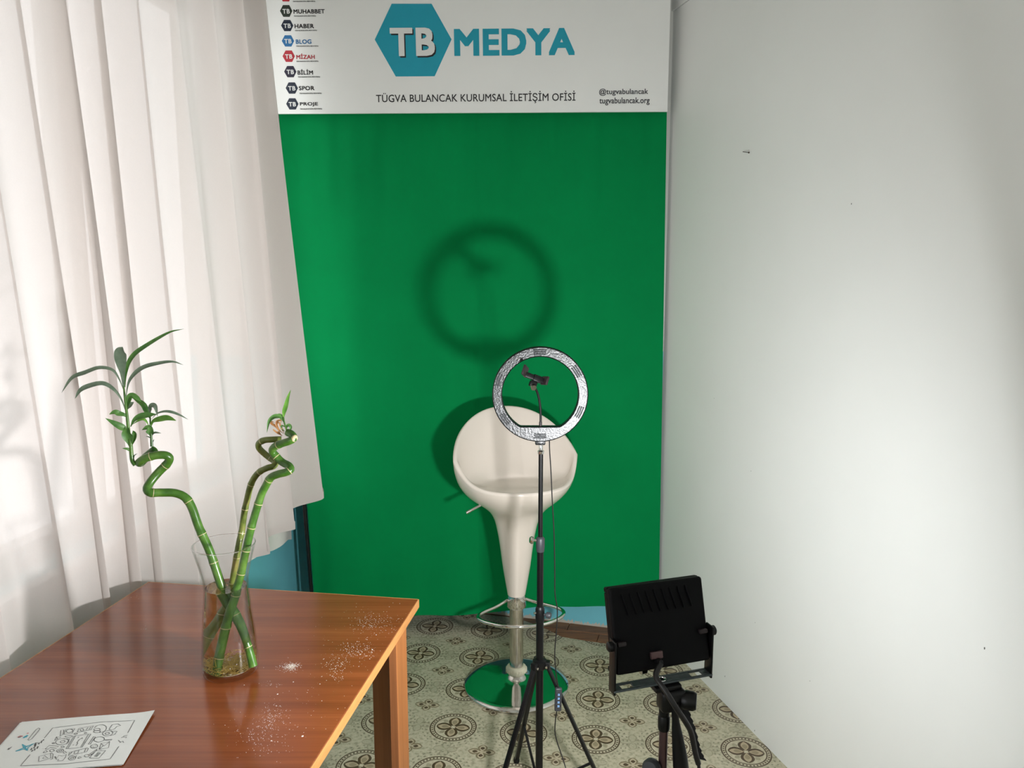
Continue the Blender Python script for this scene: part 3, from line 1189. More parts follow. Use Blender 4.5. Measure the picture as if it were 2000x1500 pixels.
def zp(py):
    return at_y(1058, py, PY).z


MB().lathe([(.006, zp(886)), (.0085, zp(886)), (.009, zp(881)), (.0058, zp(879)), (.0058, zp(866)), (.004, zp(863))], (PX, PY, 0), 24).build('stud', M['chrome'], stand)
MB().tube([(PX, PY, zp(1070)), (PX, PY, zp(886))], 0.0064, 16).build('upper_tube', M['black_metal'], stand)
clm = MB().lathe([(.0068, zp(1078)), (.0108, zp(1077)), (.0122, zp(1068)), (.0122, zp(1052)), (.0105, zp(1050)), (.0066, zp(1048))], (PX, PY, 0), 24).build('clamp_collar', M['grey_plastic'], stand)
MB().lathe([(0, 0), (.004, 0), (.004, .008), (.010, .009), (.011, .014), (.008, .018), (0, .018)], (PX - .012, PY - .002, zp(1055)), 18, axis=(-1, -0.2, 0.15)).build('clamp_knob', M['chrome_worn'], clm)
MB().tube([(PX, PY, zp(1200)), (PX, PY, zp(1076))], 0.0092, 18).build('middle_tube', M['black_metal'], stand)
clm = MB().lathe([(.0095, zp(1213)), (.0125, zp(1212)), (.0132, zp(1204)), (.0132, zp(1190)), (.0115, zp(1186)), (.0094, zp(1184))], (PX, PY, 0), 24).build('clamp_collar', M['black_plastic'], stand)
MB().lathe([(0, 0), (.004, 0), (.004, .006), (.0085, .008), (.009, .018), (.007, .021), (0, .021)], (PX + .011, PY - .004, zp(1199)), 18, axis=(1, -0.4, 0)).build('clamp_knob', M['grey_plastic'], clm)
MB().lathe([(0, 0), (.0035, 0), (.0035, .006), (0, .007)], (PX - .012, PY - .004, zp(1196)), 14, axis=(-1, -0.4, 0)).build('bolt', M['chrome_worn'], clm)
MB().tube([(PX, PY, 0.055), (PX, PY, zp(1205))], 0.0107, 18).build('lower_tube', M['black_metal'], stand)
zh = zp(1298)
hub = MB().lathe([(.011, zh + .018), (.020, zh + .014), (.021, zh - .004), (.016, zh - .012), (.011, zh - .013)], (PX, PY, 0), 24).build('leg_hub', M['black_plastic'], stand)
for aa in (-14, 106, 226):
    a = math.radians(aa)
    d = Vector((math.cos(a), math.sin(a), 0))
    t = Vector((-math.sin(a), math.cos(a), 0))
    top = Vector((PX, PY, zh)) + d * .022
    slope = 0.165 / (zh - 0.135)
    ft = Vector((PX, PY, 0.008)) + d * (.022 + slope * (zh - .008) * 0.93)
    Lg = (ft - top)
    zc = Lg.normalized()
    yc = zc.cross(t).normalized()
    R3 = Matrix((t, yc, zc)).transposed()
    MB().box((top + ft) / 2, (.014, .009, Lg.length), R3, .0018, 2).build('leg', M['black_metal'], stand)
    MB().box(top + Vector((0, 0, 0.002)) - d * .004, (.024, .018, .022), Matrix.Rotation(a, 3, 'Z'), .003).build('hinge', M['black_plastic'], stand)
    MB().lathe([(0, -.013), (.0035, -.013), (.0035, .013), (0, .013)], top, 12, axis=t).build('bolt', M['chrome_worn'], stand)
    mid = top.lerp(ft, 0.62)
    MB().tube([Vector((PX, PY, 0.085)) + d * .012, mid], 0.0042, 8).build('brace', M['black_metal'], stand)
    MB().lathe([(0, -.004), (.009, -.004), (.0105, .004), (.008, .012), (0, .012)], ft + Vector((0, 0, -.003)), 16).build('rubber_foot', M['black_plastic'], stand)
MB().lathe([(.0108, .07), (.017, .072), (.017, .096), (.0108, .098)], (PX, PY, 0), 20).build('brace_collar', M['black_plastic'], stand)

# cable with inline controller, hanging from the ring
cyd = 2.05
cp = [(1073, 861, 2.064), (1073.5, 880, 2.06), (1076, 920, 2.055), (1078.5, 975, 2.05), (1082, 1040, 2.048), (1083.5, 1110, 2.046), (1084, 1160, 2.044), (1088.5, 1190, 2.042), (1087, 1230, 2.04), (1083.5, 1275, 2.038), (1086, 1315, 2.034), (1090.5, 1343, 2.03)]
MB().tube(crom([at_y(*p) for p in cp], 6), 0.0016, 8).build('cable', M['cord'], rl)
cp = [(1088, 1387, 2.03), (1085, 1405, 2.03), (1084, 1430, 2.028), (1089, 1452, 2.02), (1097, 1475, 2.01), (1104, 1497, 1.99), (1112, 1525, 1.97), (1120, 1560, 1.90)]
pl = [at_y(*p) for p in cp]
pl[-1].z = max(pl[-1].z, 0.004)
pl += [Vector((0.26, 1.75, 0.003)), Vector((0.42, 1.45, 0.003)), Vector((0.60, 1.10, 0.003)), Vector((0.85, 0.6, 0.003))]
MB().tube(crom(pl, 6), 0.0016, 8).build('cable', M['cord'], rl)
c0, c1 = at_y(1091, 1343, 2.03), at_y(1089.5, 1388, 2.03)
zc = (c1 - c0).normalized()
xc = Vector((1, 0.1, 0)).normalized(); xc = (xc - zc * xc.dot(zc)).normalized()
yc = zc.cross(xc)
R3 = Matrix((xc, yc, zc)).transposed()
ctl = MB().box((c0 + c1) / 2, (.0195, .0125, (c1 - c0).length), R3, .004, 3).build('controller', M['grey_plastic'], rl)
front_n = yc if yc.y < 0 else -yc
for k in range(4):
    pc = c0.lerp(c1, 0.25 + 0.165 * k) + front_n * .0064
    MB().box(pc, (.0105, .0012, .0062), R3, .0005, 1).build('button', M['black_plastic'], ctl)
    mm = MB()
    mm.tube([pc + front_n * .001 + xc * x + zc * z for x, z in ((.003, -.002), (-.0028, -.002), (-.0028, .0022), (.003, .0022))], .00055, 6)
    mm.tube([pc + front_n * .001 + xc * x for x in (-.0005, .003)], .0005, 6)
    mm.build('glyph', M['led_glow'], ctl)

# ------------------------------------------------------------------ floodlight on its tripod
FA, FB = 0.31, -0.27                       # turned left, dipped
FC = EYE + ray(1289, 1220) * 1.17
FN = Vector((-math.sin(FA) * math.cos(FB), math.cos(FA) * math.cos(FB), math.sin(FB)))
FX = Vector((math.cos(FA), math.sin(FA), 0))
FZ = FX.cross(FN)
RFm = Matrix((FX, FN, FZ)).transposed()
FW, FH, FT = 0.158, 0.127, 0.026
fl = thing('floodlight', FC, 'black floodlight seen from behind, on the tripod by the white wall', 'floodlight')


def fp(x, y, z):
    return FC + FX * x + FN * y + FZ * z


# housing: back shell plus a raised front rim
m = MB().box(fp(0, .004, 0), (FW, .014, FH), RFm, .0045, 3)
m.build('housing', M['flood_body'], fl)
m = MB()
for (x, z, dx, dz) in ((0, FH / 2 - .004, FW, .008), (0, -FH / 2 + .004, FW, .008), (FW / 2 - .004, 0, .008, FH - .016), (-FW / 2 + .004, 0, .008, FH - .016)):
    lip = .012 if (x == 0 and z < 0) else 0.0      # unseen lower edge deepened to shade the bracket bar from the panel
    m.box(fp(x, .0145 + lip / 2, z), (dx, .011 + lip, dz), RFm, .0015, 1)
m.build('front_rim', M['flood_body'], fl, smooth=False)
m = MB()
m.sheet([[fp(-.032, .0125, -.027), fp(.032, .0125, -.027)], [fp(-.032, .0125, .027), fp(.032, .0125, .027)]])
ln = m.build('led_panel', M['flood_lens'], fl, smooth=False, recalc=False)
m = MB()
m.sheet([[fp(-FW / 2 + .009, .0115, -FH / 2 + .009), fp(FW / 2 - .009, .0115, -FH / 2 + .009)], [fp(-FW / 2 + .009, .0115, FH / 2 - .009), fp(FW / 2 - .009, .0115, FH / 2 - .009)]])
m.build('reflector', M['reflector'], fl, smooth=False, recalc=False)
ln['label'] = 'bright white lit panel'
for k in range(9):
    x = -FW / 2 + .022 + k * .0135
    MB().box(fp(x, -.0042, FH / 2 - .026), (.0016, .004, .034), RFm @ Matrix.Rotation(math.radians(-14), 3, 'Y'), .0005, 1).build('cooling_fin', M['flood_body'], fl)
# pivots and U bracket
HY = Vector((-math.sin(FA), math.cos(FA), 0))
zpv = -.018
for sgn in (-1, 1):
    MB().lathe([(0, 0), (.0075, 0), (.0075, .006), (.005, .008), (0, .008)], fp(sgn * (FW / 2 + .0045), 0.002, zpv) - HY * .006, 18, axis=FX * sgn).build('pivot_bolt', M['black_plastic'], fl)
    MB().box(fp(sgn * (FW / 2 - .010), -.0055, zpv), (.014, .008, .007), RFm, .002).build('pivot_nut', M['brown_plastic'], fl)
# bracket hangs vertically
VZ = Vector((0, 0, 1))
RBk = Matrix((FX, HY, VZ)).transposed()
piv = fp(0, 0.002, zpv) - HY * .006
bd = -.068                                   # bracket bar below the pivot line
hw = FW / 2 + .0030
for sgn in (-1, 1):
    MB().box(piv + FX * sgn * hw + VZ * (bd / 2 + .002), (.0032, .020, -bd + .016), RBk, .0012, 2).build('bracket_arm', M['black_metal'], fl)
# bar with two slots and a centre hole, as a frame of strips
bkc = piv + VZ * bd
bb = MB()
sl = [(-.059, .019), (.059, .019)]
bb.box(bkc + HY * .0085, (2 * hw + .003, .005, .003), RBk, .0008, 1)
bb.box(bkc - HY * .0085, (2 * hw + .003, .005, .003), RBk, .0008, 1)
xs = [-hw - .0015, -.059 - .0095, -.059 + .0095, -.0045, .0045, .059 - .0095, .059 + .0095, hw + .0015]
for a, b in zip(xs[0::2], xs[1::2]):
    bb.box(bkc + FX * (a + b) / 2, (b - a, .0125, .003), RBk, .0008, 1)
bb.build('bracket_bar', M['bracket'], fl)
MB().tube([bkc + FX * .0062 * math.cos(q * .5236) + HY * .0062 * math.sin(q * .5236) + VZ * .002 for q in range(12)], .0014, 8, closed=True).build('washer', M['chrome'], fl)
# cable gland and cable
gp = fp(-.014, -.006, -FH / 2 + .022)
MB().box(gp, (.020, .006, .011), RFm, .0015).build('rating_label', M['pole_brown'], fl)
MB().lathe([(0, 0), (.0055, 0), (.0055, .006), (.004, .011), (0, .011)], fp(-.012, -.004, -FH / 2 + .012), 16, axis=-FN).build('cable_gland', M['black_plastic'], fl)
y0 = FC.y
g0 = fp(-.012, -.014, -FH / 2 + .011)
pts = crom([g0, at_y(1281, 1320, g0.y - .012), at_y(1300, 1350, g0.y - .03), at_y(1322, 1385, g0.y - .04), at_y(1340, 1412, g0.y - .035), at_y(1350, 1432, g0.y - .03), at_y(1358, 1470, g0.y - .03), at_y(1364, 1492, g0.y - .03)], 6)
MB().tube(pts, [0.0042] * len(pts), 10).build('power_cable', M['cord'], fl)
pts = crom([at_y(1364, 1488, g0.y - .03), at_y(1366, 1520, g0.y - .03), at_y(1360, 1580, g0.y - .02), Vector((.30, .98, .45)), Vector((.36, .92, .12)), Vector((.45, .85, .006)), Vector((.70, .5, .005))], 6)
MB().tube(pts, 0.0026, 8).build('power_cable', M['cord'], fl)

# tripod head, column, legs
hd = Vector((bkc.x, bkc.y, bkc.z))
CY = hd.y - .004                              # the column stands under the bracket
base = at_y(1297, 1400, CY)
base.z = 0


def zt(py):
    return at_y(1297, py, CY).z


def pw(px):                                   # width of px photo pixels at the column
    return px * 0.00079


tp = thing('camera_tripod', (base.x, base.y, 0), 'dark tripod with slim bronze column under the floodlight', 'tripod')
plate = MB().box(hd + Vector((0.004, 0.002, -.0065)), (.044, .036, .008), RBk, .002).build('plate', M['black_plastic'], tp)
MB().box(hd + Vector((-.024, .020, .008)), (.013, .008, .016), RBk, .002).build('latch', M['chrome'], plate)
hc = Vector((base.x + .010, CY, zt(1364)))
MB().box(hc, (.040, .028, .034), Matrix.Rotation(.25, 3, 'Z'), .006, 3).build('head', M['black_plastic'], tp)
MB().lathe([(0, -.011), (.012, -.011), (.0145, -.006), (.0145, .006), (.012, .011), (0, .011)], hc + Vector((.026, -.006, .000)), 24, axis=(1, -.3, 0)).build('tilt_knob', M['black_plastic'], tp)
MB().lathe([(0, zt(1400)), (.0078, zt(1400)), (.0082, zt(1388)), (.0088, zt(1372)), (0, zt(1370))], base, 24).build('neck', M['black_plastic'], tp)
MB().lathe([(0, zt(1426)), (.0082, zt(1425)), (.0092, zt(1420)), (.0092, zt(1400)), (.0080, zt(1397)), (0, zt(1396))], base, 28).build('column_collar', M['black_plastic'], tp)
MB().tube([base + Vector((0, 0, .34)), base + Vector((0, 0, zt(1415)))], .0067, 24).build('centre_column', M['pole_brown'], tp)
MB().lathe([(.007, .58), (.022, .585), (.025, .62), (.024, .655), (.018, .67), (.007, .672)], base, 28).build('shoulder', M['black_plastic'], tp)
kb = at_y(1273, 1500, CY - .006)
MB().lathe([(0, -.008), (.012, -.008), (.0145, -.003), (.0145, .004), (.011, .009), (0, .009)], kb, 22, axis=(-.5, -.8, .25)).build('crank_knob', M['grey_plastic'], tp)
MB().tube([kb, Vector((base.x, base.y, kb.z - .002))], .005, 12).build('crank_axle', M['black_plastic'], tp)
for k in range(3):
    a = math.radians(80 + 120 * k)
    d = Vector((math.cos(a), math.sin(a), 0))
    t0 = base + d * .022 + Vector((0, 0, .64))
    ft = base + d * .34 + Vector((0, 0, .010))
    MB().tube([t0, t0.lerp(ft, .55)], .0115, 16).build('leg', M['black_metal'], tp)
    MB().tube([t0.lerp(ft, .5), ft], .0090, 16).build('lower_leg', M['pole_brown'], tp)
    MB().lathe([(0, -.010), (.012, -.010), (.014, 0), (.011, .012), (0, .012)], ft, 16).build('rubber_foot', M['black_plastic'], tp)
# pan handle hanging beside the column
hy = CY - .012
pts = crom([at_y(1318, 1372, hy), at_y(1319, 1400, hy), at_y(1322, 1430, hy), at_y(1327, 1470, hy), at_y(1331, 1510, hy), at_y(1336, 1560, hy)], 6)
rr = [interp(i / (len(pts) - 1), [0, .25, .40, .62, .8, 1], [.0055, .0055, .0078, .0112, .0125, .0115]) for i in range(len(pts))]
MB().tube(pts, rr, 18).build('pan_handle', M['black_plastic'], tp)
# carrying strap
pts = crom([at_y(1336, 1378, CY - .01), at_y(1342, 1398, hd.y - .01), at_y(1350, 1420, hd.y - .012), at_y(1357, 1448, hd.y - .014), at_y(1363, 1468, hd.y - .014), at_y(1371, 1484, hd.y - .014)], 5)
m = MB()
vs = []
for i, p in enumerate(pts):
    wdt = .0062 + .0012 * math.sin(i * 2.1)
    vs += [p + Vector((-wdt, 0, .002)), p + Vector((wdt, 0, -.002)), p + Vector((wdt, .003, -.002)), p + Vector((-wdt, .003, .002))]
fs = [(0, 1, 2, 3), tuple(4 * (len(pts) - 1) + q for q in (3, 2, 1, 0))]
for i in range(len(pts) - 1):
    for q in range(4):
        r_ = (q + 1) % 4
        fs.append((4 * i + q, 4 * i + r_, 4 * i + 4 + r_, 4 * i + 4 + q))
m.add(vs, fs).build('strap', M['strap'], tp)

# ------------------------------------------------------------------ table
TZ = 0.75
TA = math.radians(8.5)
ty = Vector((math.sin(TA), math.cos(TA), 0))
tx = Vector((math.cos(TA), -math.sin(TA), 0))
TRc = at_z(818, 1170, TZ)                 # far right corner
TWD, TLN = 0.752, 1.45
table = thing('desk', (TRc.x, TRc.y, 0), 'walnut brown wooden desk with pale edge band beside the curtain', 'desk')


def tpnt(x, y, z):
    """x from the right edge leftwards, y from the far edge towards the camera"""
    return Vector((TRc.x, TRc.y, 0)) - tx * x - ty * y + Vector((0, 0, z))


Rt = Matrix((tx, ty, Vector((0, 0, 1)))).transposed()
TT = 0.022
m = MB().box(tpnt(TWD / 2, TLN / 2, TZ - TT / 2), (TWD - .004, TLN - .004, TT), Rt, .0008, 1)
m.build('table_top', M['table_top'], table, smooth=False)
for (x, y, dx, dy) in ((.0006, TLN / 2, .0028, TLN), (TWD - .0006, TLN / 2, .0028, TLN), (TWD / 2, .0006, TWD - .004, .0028), (TWD / 2, TLN - .0006, TWD - .004, .0028)):
    MB().box(tpnt(x, y, TZ - TT / 2 - .0002), (dx, dy, TT), Rt, .0007, 1).build('edge_band', M['table_edge'], table, smooth=False)


def leg(x, y, sxn, syn):
    """L-shaped leg of two boards, corner at (x, y) from the far right corner"""
    bw, th = .085, .018
    h = TZ - TT
    o = MB().box(tpnt(x + sxn * th / 2, y + syn * bw / 2, h / 2), (th, bw, h - .001), Rt, .001, 1).build('leg', M['table_leg'], table, smooth=False)
    MB().box(tpnt(x + sxn * th / 2, y + syn * (bw + .0012), h / 2), (th, .0018, h - .001), Rt, .0004, 1).build('leg_edge', M['table_leg_edge'], o, smooth=False)
    MB().box(tpnt(x + sxn * (th + (bw - th) / 2), y + syn * th / 2, h / 2), (bw - th, th, h - .001), Rt, .001, 1).build('leg', M['table_leg'], table, smooth=False)


leg(.012, .075, 1, 1)
leg(TWD - .012, .075, -1, 1)
leg(.012, TLN - .075, 1, -1)
leg(TWD - .012, TLN - .075, -1, -1)

# ------------------------------------------------------------------ vase
VC = Vector((-.591, 1.510, TZ))
vase = thing('glass_vase', VC, 'clear waisted glass vase half full of water on the desk', 'vase')


def vr(z):
    return interp(z, [0, .03, .08, .13, .165, .185, .205, .235, .276], [.0555, .0560, .0535, .0485, .0450, .0437, .0450, .0515, .0622])


prof = [(0, 0), (.050, 0), (.0545, .002)]
zs = [.006 + .270 * i / 26 for i in range(27)]
prof += [(vr(z), z) for z in zs]
prof += [(vr(.276) - .0008, .2772), (vr(.276) - .0020, .2765)]
prof += [(vr(z) - .0026, z) for z in reversed(zs) if z > .014] + [(vr(.012) - .006, .011), (0, .010)]
MB().lathe([(vr(z), z) for z in [.011] + zs[1:]] + [(vr(.276) - .0006, .2768), (vr(.276) - .0016, .2768), (vr(.276) - .0020, .276)] + [(vr(z) - .0020, z) for z in reversed(zs) if z > .0165] + [(vr(.012) - .006, .0112)], VC, 64).build('vase_wall', M['thin_glass'], vase, angle=60)
MB().tube([VC + Vector((.0612 * math.cos(q * math.pi / 32), .0612 * math.sin(q * math.pi / 32), .2765)) for q in range(64)], .0013, 8, closed=True).build('vase_rim', M['glass'], vase)
MB().lathe([(0, 0), (.050, 0), (.0545, .002), (vr(.008), .006), (vr(.011), .0108), (vr(.011) - .004, .0110), (0, .0100)], VC, 64).build('vase_base', M['thin_glass'], vase, angle=60)
wz = .186
prof = [(0, .0105), (vr(.012) - .0075, .0115)] + [(vr(z) - .0029, z) for z in zs if .016 < z < wz - .003] + [(vr(wz) - .0029, wz), (vr(wz) - .006, wz - .0006), (0, wz - .0008)]
MB().lathe(prof, VC, 64).build('water', M['water'], vase, angle=40)

# ------------------------------------------------------------------ lucky bamboo
VY = 1.510


def c1(x, y):  # crop of the vase, in photo pixels
    return 340 + x / 4.167, 1000 + y / 4.167


def c7(x, y):
    return 100 + x / 4.687, 620 + y / 4.687


def c8(x, y):
    return 360 + x / 4.686, 740 + y / 4.686


def stalk(name, pts, r0, r1, mat, label, nodes_every, cutcap=True):
    P = [at_y(px, py, y) for px, py, y in pts]
    root = thing(name, P[0], label, 'bamboo', 'lucky bamboo in the vase')
    sp = crom(P, 8)
    n = len(sp)
    # even steps
    L = [0]
    for i in range(1, n): L.append(L[-1] + (sp[i] - sp[i - 1]).length)
    tot = L[-1]
    step = .0035
    pts2 = []
    k = 0
    q = 0
    for i in range(int(tot / step) + 1):
        s_ = i * step
        while k < n - 2 and L[k + 1] < s_: k += 1
        t = (s_ - L[k]) / max(1e-9, L[k + 1] - L[k])
        pts2.append(sp[k].lerp(sp[k + 1], min(1, t)))
    n2 = len(pts2)
    nodes = []
    s_ = nodes_every * .7
    while s_ < tot - .008:
        nodes.append(s_)
        s_ += nodes_every * (0.8 + .45 * random.random())
    rad = []
    for i in range(n2):
        s_ = i * step
        r = r0 + (r1 - r0) * s_ / tot
        dmin = min([abs(s_ - a) for a in nodes] + [1])
        r *= 1 + .09 * math.exp(-(dmin / .004) ** 2)
        rad.append(r)
    MB().tube(pts2, rad, 14).build('stem', mat, root, angle=70)
    for a in nodes:
        i = min(n2 - 2, max(1, int(a / step)))
        tdir = (pts2[i + 1] - pts2[i - 1]).normalized()
        MB().tube([pts2[i] - tdir * .0007, pts2[i], pts2[i] + tdir * .0007], [rad[i] * 1.01, rad[i] * 1.04, rad[i] * 1.01], 14, caps=False).build('node', M['node_ring'], root)
    return root, pts2, rad


def leaf(root, pts, wd, mat, y=VY, dy=0.0, fold=0.25, wpos=0.45, face=None, name='leaf'):
    """blade through photo points; wd = widest width in metres"""
    n0 = len(pts)
    P = []
    for i, p in enumerate(pts):
        P.append(at_y(p[0], p[1], y + dy * i / (n0 - 1)))
    sp = crom(P, 5)
    n = len(sp)
    rows = []
    for i in range(n):
        t = i / (n - 1)
        if t < wpos:
            ww = wd * (0.16 + 0.84 * math.sin(math.pi / 2 * t / wpos) ** 1.6)
        else:
            ww = wd * max(0.02, math.cos(math.pi / 2 * (t - wpos) / (1 - wpos)) ** 0.9)
        td = (sp[min(i + 1, n - 1)] - sp[max(i - 1, 0)]).normalized()
        fv = Vector(face) if face else Vector((0.15, -0.85, 0.5))
        s_ = td.cross(fv)
        if s_.length < 1e-5: s_ = Vector((1, 0, 0))
        s_.normalize()
        nrm = s_.cross(td).normalized()
        rows.append([sp[i] - s_ * ww / 2 + nrm * fold * ww * .5, sp[i] - s_ * ww * .25 + nrm * fold * ww * .15, sp[i], sp[i] + s_ * ww * .25 + nrm * fold * ww * .15, sp[i] + s_ * ww / 2 + nrm * fold * ww * .5])
    return MB().sheet(rows).build(name, mat, root, angle=180, recalc=False)


PXM = 1.0 / 1500 * 1.58 / 4.687        # metres per crop pixel there
# stalk leaning left with the wide curl
A = [c1(645, 1255) + (VY - .022,), c1(600, 1100) + (VY - .016,), c1(530, 920) + (VY - .010,), c1(440, 740) + (VY - .004,), c1(375, 570) + (VY + .002,), c1(290, 320) + (VY + .006,),
     c1(200, 120) + (VY + .010,), (375, 992, VY + .012), (362, 972, VY + .012), (342, 963, VY + .008), (315, 962, VY - .004), (294, 962, VY - .014), (287, 955, VY - .014), (294, 941, VY - .004), (310, 922, VY + .008), (326, 906, VY + .012), (331, 895, VY + .010), (322, 889, VY + .004), (303, 889.5, VY + .000), (284, 895, VY - .002), (272, 903, VY + .004), (276, 903, VY + .020), (288, 890, VY + .026), (305, 876, VY + .026)]
rootA, pA, rA = stalk('bamboo_stalk', A, .0088, .0082, M['bamboo'], 'green bamboo stalk leaning left, coiled, with two leafy shoots', .062)
# its two shoots
sh = [c7(*p) + (VY,) for p in ((770, 1352), (742, 1310), (733, 1240), (728, 1170), (712, 1080), (702, 980), (692, 880), (680, 780), (670, 690), (664, 630))]
P = crom([at_y(*p) for p in sh], 4)
MB().tube(P, [interp(i / (len(P) - 1), [0, .1, .5, 1], [.0045, .0042, .0034, .0016]) for i in range(len(P))], 10).build('shoot', M['bamboo'], rootA)
sh = [c7(*p) + (VY + .02,) for p in ((920, 1180), (917, 1110), (912, 1040), (908, 970), (905, 890))]
P = crom([at_y(*p) for p in sh], 4)
MB().tube(P, [interp(i / (len(P) - 1), [0, 1], [.0030, .0014]) for i in range(len(P))], 10).build('shoot', M['bamboo'], rootA)


def L7(pts, wpx, mat='leaf', dy=0.0, y=VY, **kw):
    return leaf(rootA, [c7(*p) for p in pts], wpx * PXM, M[mat], y=y, dy=dy, **kw)


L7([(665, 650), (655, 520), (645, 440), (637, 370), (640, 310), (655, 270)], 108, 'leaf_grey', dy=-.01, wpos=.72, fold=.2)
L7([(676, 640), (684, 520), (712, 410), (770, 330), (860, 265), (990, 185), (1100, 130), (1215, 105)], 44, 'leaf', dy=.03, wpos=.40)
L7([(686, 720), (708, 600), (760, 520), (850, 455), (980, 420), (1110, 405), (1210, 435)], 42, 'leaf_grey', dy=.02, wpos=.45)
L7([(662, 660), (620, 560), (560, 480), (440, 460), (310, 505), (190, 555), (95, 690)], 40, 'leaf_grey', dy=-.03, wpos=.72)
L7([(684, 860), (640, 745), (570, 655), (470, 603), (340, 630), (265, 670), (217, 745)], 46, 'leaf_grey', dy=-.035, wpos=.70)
L7([(694, 920), (670, 893), (620, 880), (580, 868), (530, 888)], 50, 'leaf', dy=-.02, wpos=.6)
L7([(708, 1030), (660, 1012), (590, 975), (495, 922)], 60, 'leaf', dy=-.025, wpos=.45)
L7([(694, 850), (702, 780), (735, 720), (790, 740), (825, 772)], 58, 'leaf', dy=.01, wpos=.4, fold=.5)
L7([(690, 850), (715, 805), (757, 775)], 52, 'leaf_grey', dy=.01, wpos=.5)
L7([(722, 1185), (712, 1120), (700, 1060), (708, 1005)], 92, 'leaf', dy=-.008, wpos=.6, fold=.5)
L7([(735, 1180), (755, 1120), (762, 1070), (748, 1035)], 48, 'leaf', dy=.006, wpos=.5, fold=.5)
L7([(728, 1225), (700, 1205), (650, 1197)], 26, 'leaf', dy=-.01, wpos=.4)
L7([(748, 1335), (758, 1270), (790, 1245)], 14, 'leaf_grey', wpos=.3)
L7([(728, 1000), (760, 940), (820, 905), (900, 893), (962, 885)], 58, 'leaf', dy=.012, wpos=.55)
YS = VY + .02
L7([(906, 930), (880, 870), (845, 800), (790, 760), (740, 735)], 50, 'leaf', dy=.01, wpos=.4, y=YS)
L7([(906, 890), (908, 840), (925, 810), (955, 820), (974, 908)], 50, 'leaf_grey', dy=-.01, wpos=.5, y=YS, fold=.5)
L7([(914, 1000), (935, 950), (1000, 930), (1070, 922), (1145, 945)], 58, 'leaf_light', dy=-.015, wpos=.6, y=YS)
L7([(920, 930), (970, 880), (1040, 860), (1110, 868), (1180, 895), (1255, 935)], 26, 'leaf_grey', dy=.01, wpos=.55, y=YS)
L7([(896, 1000), (870, 950), (840, 932), (790, 950), (735, 985)], 22, 'leaf_light', dy=-.01, wpos=.4, y=YS)
L7([(912, 1090), (905, 1040), (885, 1010), (830, 1030)], 66, 'leaf', dy=-.008, wpos=.35, y=YS, fold=.5)
L7([(922, 1085), (945, 1055), (1008, 1060)], 20, 'leaf_grey', wpos=.5, y=YS)
L7([(914, 1110), (890, 1092), (865, 1090)], 10, 'leaf_grey', wpos=.4, y=YS)
L7([(920, 1150), (935, 1130), (943, 1115)], 10, 'leaf_grey', wpos=.4, y=YS)

# green stalk on the right, in front
B_ = [c1(360, 1325) + (VY - .030,), c1(375, 1200) + (VY - .026,), c1(405, 1030) + (VY - .020,), c1(445, 830) + (VY - .016,), c1(500, 650) + (VY - .012,), c1(545, 500) + (VY - .008,), c1(610, 200) + (VY,)] + \
     [c8(*p) + (VY + d,) for p, d in (((650, 1230), .004), ((705, 1060), .006), ((742, 985), .006), ((790, 905), .002), ((860, 872), -.006), ((930, 855), -.012), ((970, 830), -.010), ((955, 795), 0), ((900, 765), .010), ((845, 715), .014), ((805, 660), .012), ((830, 620), .004), ((890, 592), -.004), ((960, 570), -.010), ((1000, 545), -.010), ((985, 510), -.004), ((945, 490), .004))]
rootB, pB, rB = stalk('bamboo_stalk', B_, .0083, .0076, M['bamboo'], 'green zigzag bamboo stalk on the vase\'s right with dried tip', .055)
# browning stalk behind
C_ = [c1(262, 1285) + (VY + .004,), c1(290, 1180) + (VY + .006,), c1(340, 1000) + (VY + .010,), c1(400, 830) + (VY + .014,), c1(460, 650) + (VY + .018,), c1(495, 450) + (VY + .020,), c1(530, 250) + (VY + .024,)] + \
     [c8(*p) + (VY + d + .008,) for p, d in (((525, 1400), .026), ((550, 1220), .026), ((580, 1080), .026), ((605, 980), .024), ((640, 905), .020), ((690, 850), .014), ((760, 815), .008), ((815, 800), .010), ((835, 770), .018), ((800, 735), .026), ((740, 690), .028), ((685, 635), .024), ((682, 590), .016), ((730, 562), .010), ((800, 555), .008), ((900, 552), .012))]
rootC, pC, rC = stalk('bamboo_stalk', C_, .0070, .0062, M['bamboo_brown'], 'thinner browning bamboo stalk behind the green zigzag one', .05)


def L8(pts, wpx, mat, dy=0.0, y=VY, **kw):
    return leaf(rootB, [c8(*p) for p in pts], wpx * PXM, M[mat], y=y, dy=dy, **kw)


P = crom([at_y(*c8(*p), VY) for p in ((945, 500), (930, 450), (915, 400), (905, 350))], 4)
MB().tube(P, .0017, 8).build('shoot', M['bamboo'], rootB)
L8([(908, 370), (912, 310), (930, 250), (950, 170), (975, 98)], 40, 'leaf_light', wpos=.4)
L8([(905, 360), (870, 345), (820, 350), (775, 395), (755, 495)], 42, 'leaf', dy=-.01, wpos=.4, fold=.5)
L8([(912, 400), (900, 365), (870, 335), (840, 335)], 40, 'leaf', wpos=.5, fold=.4)
L8([(940, 490), (935, 440), (960, 425), (975, 450), (955, 490)], 28, 'leaf', wpos=.5, fold=.5)
L8([(920, 480), (890, 455), (895, 430), (925, 440)], 20, 'leaf', wpos=.5, fold=.5)
for pts, wpx in (([(905, 500), (870, 470), (845, 430), (850, 390), (885, 380), (880, 410)], 22), ([(880, 500), (840, 440), (800, 410), (790, 390), (830, 400)], 22), ([(900, 520), (860, 500), (820, 470), (812, 455)], 16), ([(890, 525), (865, 490), (835, 485)], 14), ([(915, 505), (885, 440), (865, 400), (845, 415)], 18)):
    L8(pts, wpx, 'dry_leaf', wpos=.45, fold=.4, name='dried_leaf')
